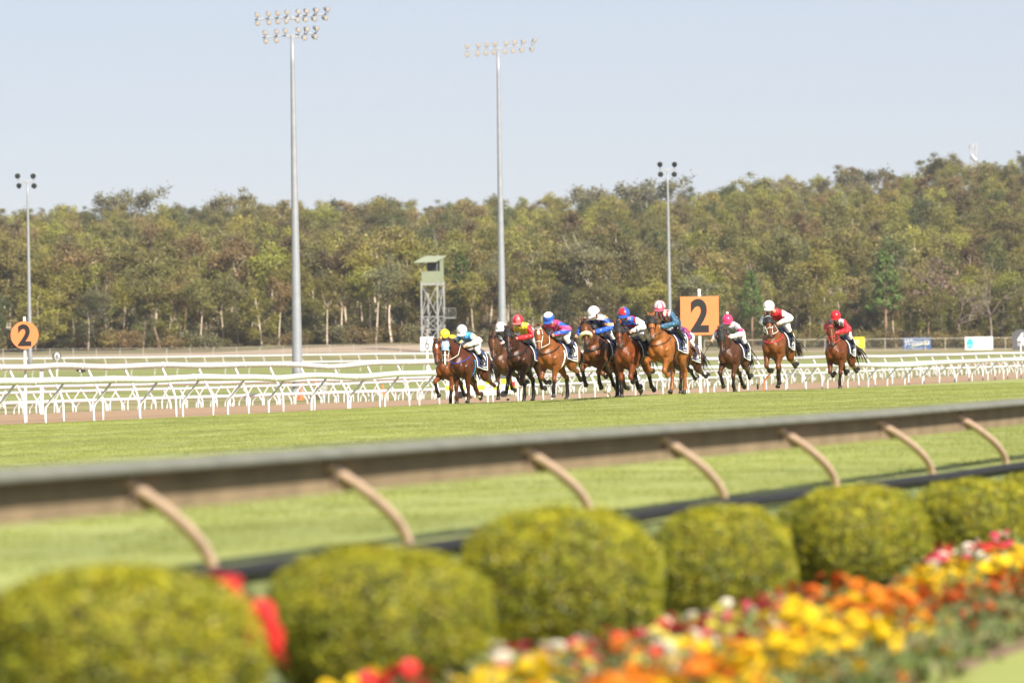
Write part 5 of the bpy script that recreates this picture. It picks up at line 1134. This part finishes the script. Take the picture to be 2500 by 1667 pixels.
def tree_bare(seed, h, pal='pink', n=0, spread=.5):
    r = np.random.default_rng(seed); mb = MB(); cl = []
    p1, d1, pts = branch(mb, r, (0, 0, -.4), (.05, 0, 1), h * .35, h * .014 + .05, 4, .12)
    def rec(p, d, L, rad, lev):
        for i in range(3 if lev else 4):
            dd = (d + Vector(r.normal(size=3)) * spread).normalized(); dd.z = abs(dd.z) * .9 + .1
            e, d2, q = branch(mb, r, p, dd, L * r.uniform(.7, 1.2), rad, 3, .3)
            if lev < 3: rec(e, d2, L * .66, rad * .55, lev + 1)
            elif n: cl.append((e.x, e.y, e.z, .5, .5, .4))
    rec(p1, Vector((0, 0, 1)), h * .24, h * .006 + .015, 0)
    if n: V, Cc = leaves(r, cl, n, .16, pal, .3)
    else: V, Cc = np.zeros((0, 3)), np.zeros((0, 3))
    return mb, V, Cc
def shrub(seed, h, pal, n=1700, leaf=.13):
    r = np.random.default_rng(seed); mb = MB(); cl = []
    for i in range(7):
        a = r.uniform(0, 6.28); e, d, q = branch(mb, r, (0, 0, -.2), (math.cos(a) * .6, math.sin(a) * .6, 1), h * r.uniform(.5, .9), .05, 3, .3); rr = h * r.uniform(.22, .36); cl.append((*e, rr, rr, rr * .85)); cl.append((e.x * .7, e.y * .7, e.z * .5, rr, rr, rr))
    V, Cc = leaves(r, cl, n, leaf, pal, -.2); return mb, V, Cc
def make(name, kind, T, bark, tone=''):
    mb, V, Cc = T; tm = new_mesh('trunk', mb.v, mb.f, [bark], True)
    cm = new_mesh('crown', V, np.arange(len(V)).reshape(-1, 4), [M['leaf']], False, Cc) if len(V) else None
    bv = np.array([tuple(p) for p in mb.v]); allv = np.concatenate([bv, V]) if len(V) else bv
    fm = new_mesh(name, allv, [tuple(q) for q in mb.f] + [tuple(int(i) + len(bv) for i in q) for q in np.arange(len(V)).reshape(-1, 4)], [bark, M['leaf']], False, np.concatenate([np.tile((.3, .25, .2), (len(bv), 1)), Cc]) if len(V) else None, [0] * len(mb.f) + [1] * (len(V) // 4))
    return dict(tone=tone, name=name, kind=kind, trunk=tm, crown=cm, full=fm, h=float(allv[:, 2].max()))
pale = mat('pale_bark', (.56, .46, .36), .85, .28, .6, rnd=.2); grey = mat('grey_bark', (.34, .28, .235), .9, .3, .6, rnd=.25); redb_ = mat('red_brown_bark', (.27, .17, .12), .9, .3, .6, rnd=.2); deadb = mat('dead_wood', (.22, .17, .145), .9, .2, .6, rnd=.15)
P = {}
P['gum'] = [make('gum_tree', 'gum', tree_gum(11 + i, 14, ('olive', 'yellow', 'grey', 'olive', 'brown')[i], (.48 + .05 * (i % 3)), .27, 4400, .18, 3 + i % 2), (pale, pale, pale, redb_, pale)[i], ('olive', 'yellow green', 'grey green', 'dull olive', 'brownish')[i]) for i in range(5)]
P['dense'] = [make('paperbark_tree', 'dense', tree_dense(31 + i, 12, ('olive', 'yellow', 'dark', 'yellow', 'olive')[i], .31 + .05 * (i % 2)), (grey, pale, grey, pale, redb_)[i], ('olive', 'yellow green', 'dark green', 'pale trunked yellowish', 'red barked')[i]) for i in range(5)]
P['oak'] = [make('she_oak_tree', 'oak', tree_dense(51 + i, 10, ('brown', 'olive', 'brown', 'grey')[i], .32, 4600, .15, .05), grey, ('brown', 'olive', 'rusty', 'greyish')[i]) for i in range(4)]
P['sky'] = [make('gum_tree', 'sky', tree_gum(71 + i, 17, ('grey', 'olive', 'grey')[i], .30, .22, 3400, .25, 5, .95, 1.), pale) for i in range(3)]
P['pine'] = [make('pine_tree', 'pine', tree_pine(81 + i, 13, 'pine'), redb_) for i in range(2)]
P['bare'] = [make('bare_tree', 'bare', tree_bare(91, 11, spread=.55), deadb), make('bare_tree', 'bare', tree_bare(92, 11, spread=.7), deadb), make('bare_tree', 'bare', tree_bare(93, 10, 'pink', 900, .55), deadb)]
P['shrub'] = [make('shrub', 'shrub', shrub(101 + i, 3., ('olive', 'brown', 'grey', 'brown')[i]), grey, ('olive', 'brown', 'greyish', 'dry brown')[i]) for i in range(4)]
tr_ = random.Random(17)
def zone(x):
    return 'left of the tallest mast' if x < 700 else ('between the tall masts' if x < 1225 else ('right of the second mast' if x < 1700 else ('right of the square board' if x < 2200 else 'above the banners')))
def place(pr, x, D, h, label, group, rz=None, wide=1.):
    g = G(x, D); k = h / pr['h']; root = empty(pr['name'], g, tr_.uniform(0, 6.28) if rz is None else rz); root.scale = (k * wide, k * wide, k)
    obj('trunk', pr['trunk'], root)
    if pr['crown'] is not None: obj('crown', pr['crown'], root)
    tag(root, label, 'shrub' if pr['kind'] == 'shrub' else 'tree', group)
GL = {'gum': ('slender pale trunked gum tree in the front rows of the forest', 'gum trees in the front rows of the forest'), 'dense': ('bushy paperbark tree leafy nearly to the ground in the front rows of the forest', 'paperbark trees in the front rows of the forest'), 'oak': ('feathery low she-oak tree at the forest edge on the right', 'she-oak trees at the forest edge'), 'shrub': ('low scrubby shrub at the foot of the forest', 'shrubs at the foot of the forest')}
def pick(x):
    u = tr_.random()
    if x > 1650: return 'oak' if u < .62 else ('dense' if u < .85 else 'gum')
    return 'gum' if u < .64 else ('dense' if u < .90 else 'oak')
nI = 0; NM = {'gum': 'gum tree', 'dense': 'paperbark tree', 'oak': 'she-oak tree'}
for ri, (D, stepm) in enumerate(((858, 2.5), (872, 2.7), (892, 2.9), (918, 3.1))):
    x = -170 + ri * 19
    while x < 2680:
        xx = x + tr_.uniform(-14, 14); k = pick(xx); pr = tr_.choice(P[k]); left = xx < 1500
        hh = {'gum': tr_.uniform(12, 17.5), 'dense': tr_.uniform(9, 14), 'oak': tr_.uniform(7, 12)}[k] * (1.0 if left else .86) * (.82 if ri == 0 else 1)
        place(pr, xx, D + tr_.uniform(-6, 6), hh, pr['tone'] + ' ' + NM[k] + (' in the front row ' if ri < 2 else ' in the second row ') + zone(xx), pr['tone'] + ' ' + NM[k] + 's ' + zone(xx) + (', front' if ri < 2 else ', second line'), wide=tr_.uniform(.85, 1.45)); nI += 1
        x += stepm * F / D * tr_.uniform(.8, 1.2)
for D_, lo, hi, st, sz in ((853, 22, 46, (1.4, 3.8), 'low'), (868, 26, 50, (1.6, 3.4), 'taller'), (888, 30, 56, (2.4, 4.4), 'big')):
    x = -160
    while x < 2680:
        xx = x + tr_.uniform(-12, 12); pr = tr_.choice(P['shrub']); place(pr, xx, D_ + tr_.uniform(-4, 7), tr_.uniform(*st), sz + ' ' + pr['tone'] + ' shrub under the trees ' + zone(xx), sz + ' ' + pr['tone'] + ' shrubs ' + zone(xx), wide=tr_.uniform(.9, 1.5)); x += tr_.uniform(lo, hi)
for (px_, D, top, kk, i, lab) in ((1836, 852, 655, 'pine', 0, 'bright green pine tree with a bare lower trunk right of the orange square'), (2162, 853, 605, 'pine', 1, 'bright green pine tree above the last horse'), (1130, 862, 615, 'pine', 1, 'small dark pine in the trees right of the lookout tower'),
    (2420, 850, 640, 'bare', 0, 'leafless fan shaped grey tree above the white banner'), (2350, 851, 690, 'bare', 1, 'leafless leaning grey tree left of the fan shaped one'), (2290, 862, 625, 'bare', 2, 'dead tree with pinkish dry leaves above the blue banner'), (200, 858, 715, 'bare', 1, 'leafless spreading grey tree right of the orange disc')):
    b = px_of(G(px_, D)); place(P[kk][i], px_, D, (b[1] - top) / F * D, lab, None, 0.3)
for (px_, D, top, i, lab) in ((303, 1500, 441, 0, 'tall open crowned gum standing clear on the left skyline'), (590, 1490, 456, 1, 'flat topped gum on the skyline left of the tallest mast'), (945, 1480, 462, 0, 'rounded gum on the skyline between the two masts'), (1455, 1450, 447, 2, 'broad airy gum on the skyline right of the second mast'), (1577, 1440, 415, 0, 'tallest pointed gum on the skyline beside the slim lighting pole'), (1845, 1460, 417, 1, 'tall gum on the skyline above the orange square'), (1925, 1450, 432, 2, 'open gum on the rising skyline above the pine'), (2092, 1480, 400, 0, 'bare limbed gum where the ridge begins to rise'), (2290, 1500, 370, 1, 'dark gum on the ridge left of the telecom tower')):
    b = px_of(G(px_, D)); place(P['sky'][i], px_, D, (b[1] - top) / F * D, lab, None, wide=1.25)
# the wooded hill behind reads as one mass: one object, trees scattered by geometry nodes
pts = []; kinds = []; scl = []; rot = []
allp = P['gum'] + P['dense'] + P['oak'][:3] + P['dense']
D = 945.; ri = 0
while D < 1560:
    stepm = 4.0; x = -260 + (ri % 2) * 25
    while x < 2760:
        if D > 1300 or True:
            xx = x + tr_.uniform(-18, 18); dd = D + tr_.uniform(-16, 16); k = tr_.randrange(len(allp)); pr = allp[k]
            if D > 1420 and tr_.random() < .2: k = tr_.randrange(0, 5); pr = allp[k]
            hh = tr_.uniform(9., 16.5) * (.80 if D > 1380 else 1.); pts.append(tuple(G(xx, dd))); kinds.append(k); scl.append(hh / pr['h']); rot.append((0, 0, tr_.uniform(0, 6.28)))
        x += stepm * F / D * tr_.uniform(.8, 1.25)
    D += 26 + (D - 945) * .035; ri += 1
def scatter(name, pts, kinds, scl, rot, meshes, kind_tag):
    me = bpy.data.meshes.new(name); me.from_pydata(pts, [], [])
    a = me.attributes.new('proto', 'INT', 'POINT'); a.data.foreach_set('value', kinds)
    a = me.attributes.new('scl', 'FLOAT', 'POINT'); a.data.foreach_set('value', scl)
    a = me.attributes.new('rot', 'FLOAT_VECTOR', 'POINT'); a.data.foreach_set('vector', np.array(rot, np.float32).ravel())
    o = obj(name, me); ng = bpy.data.node_groups.new(name, 'GeometryNodeTree')
    ng.interface.new_socket('Geometry', in_out='INPUT', socket_type='NodeSocketGeometry'); ng.interface.new_socket('Geometry', in_out='OUTPUT', socket_type='NodeSocketGeometry')
    N, L = ng.nodes, ng.links; gi = N.new('NodeGroupInput'); go = N.new('NodeGroupOutput'); jn = N.new('GeometryNodeJoinGeometry')
    def attr(n, t): q = N.new('GeometryNodeInputNamedAttribute'); q.data_type = t; q.inputs['Name'].default_value = n; return q.outputs['Attribute']
    pk = attr('proto', 'INT'); sc = attr('scl', 'FLOAT'); ro = attr('rot', 'FLOAT_VECTOR'); er = N.new('FunctionNodeEulerToRotation'); L.new(ro, er.inputs[0])
    for k, m in enumerate(meshes):
        src = bpy.data.objects.new(m.name + '_source', m)
        oi = N.new('GeometryNodeObjectInfo'); oi.inputs['Object'].default_value = src
        cp = N.new('FunctionNodeCompare'); cp.data_type = 'INT'; cp.operation = 'EQUAL'; ia = [s for s in cp.inputs if s.type == 'INT']; L.new(pk, ia[0]); ia[1].default_value = k
        ip = N.new('GeometryNodeInstanceOnPoints'); L.new(gi.outputs[0], ip.inputs['Points']); L.new(cp.outputs[0], ip.inputs['Selection']); L.new(oi.outputs['Geometry'], ip.inputs['Instance']); L.new(er.outputs[0], ip.inputs['Rotation']); L.new(sc, ip.inputs['Scale'])
        L.new(ip.outputs[0], jn.inputs[0])
    L.new(jn.outputs[0], go.inputs[0]); md = o.modifiers.new('scatter', 'NODES'); md.node_group = ng
    return tag(o, kind=kind_tag)
fo = scatter('forest', pts, kinds, scl, rot, [p['full'] for p in allp], 'stuff'); tag(fo, 'dense olive gum forest covering the hill behind the front trees', 'forest')
print('trees', nI, 'mass', len(pts))
# ------------------------------------------------------------------ grass blades on the turf track
def tuft(seed, n=130, half=.3, h=.036):
    r = np.random.default_rng(seed); P0 = np.c_[r.uniform(-half, half, (n, 2)), np.zeros(n) - .01]; a = r.uniform(0, 6.28, n); w = r.uniform(.003, .006, n); hh = r.uniform(.5, 1.2, n) * h; lean = r.normal(size=(n, 2)) * .4
    s = np.c_[np.cos(a), np.sin(a), np.zeros(n)] * w[:, None]; T = P0 + np.c_[lean * hh[:, None], hh]; V = np.stack([P0 - s, P0 + s, T], 1).reshape(-1, 3)
    pal = np.array([(.275, .32, .078), (.315, .35, .092), (.25, .295, .07), (.40, .395, .14)])[r.integers(0, 4, n)]
    return new_mesh('tuft', V, np.arange(n * 3).reshape(-1, 3), [M['blade']], False, np.repeat(pal, 3, 0))
pts = []; kinds = []; scl = []; rot = []
for _ in range(12000):
    x = tr_.uniform(-60, 2560); u = tr_.random(); D = 1 / (1 / 60 + u * (1 / 175 - 1 / 60)); 
    D = 26 + (175 - 26) * tr_.random() ** .6
    lim = 1 / float(np.interp(x, [0, 1250, 2500], [1 / 145, 1 / 201, 1 / 331]))
    if D > lim - .3 or D < nr(x) * 1.05: continue
    pts.append(tuple(G(x, D))); kinds.append(tr_.randrange(3)); scl.append(tr_.uniform(.7, 1.15)); rot.append((0, 0, tr_.uniform(0, 6.28)))
gr = scatter('grass', pts, kinds, scl, rot, [tuft(i) for i in range(3)], 'stuff'); tag(gr, 'short mown grass of the turf track', 'grass')

# ------------------------------------------------------------------ clods of turf thrown up by the hooves
for i, (cx, cy, cd) in enumerate(((1478, 957, 150), (1487, 962, 150), (1566, 958, 148), (1240, 975, 157), (1148, 968, 164), (1375, 960, 155), (1686, 948, 160), (1805, 930, 168), (1812, 941, 168), (1968, 928, 160), (1700, 912, 170), (1850, 944, 158))):
    mb = MB(); mb.ball((0, 0, 0), (.05 + .02 * (i % 3), .04, .03), 6, 4, Matrix.Rotation(i, 3, 'Y')); o = mb.obj('turf_clod', M['scrub'], None); o.location = W(cx, cy, cd); tag(o, 'small dark clod of turf thrown up by the galloping hooves', 'clod', 'clods of turf in the air')
# ------------------------------------------------------------------ air: faint haze that softens the far hill
hm = bpy.data.materials.new('haze'); hm.use_nodes = True; hn = hm.node_tree; hn.nodes.remove(hn.nodes['Principled BSDF'])
pv = hn.nodes.new('ShaderNodeVolumePrincipled'); pv.inputs['Color'].default_value = (.86, .90, .97, 1); pv.inputs['Density'].default_value = .00007; pv.inputs['Anisotropy'].default_value = .1
hn.links.new(pv.outputs[0], hn.nodes['Material Output'].inputs['Volume'])
mb = MB(); mb.box((0, 1500, 55), (3800, 3400, 132)); hz = mb.obj('haze', hm); tag(hz, kind='stuff')
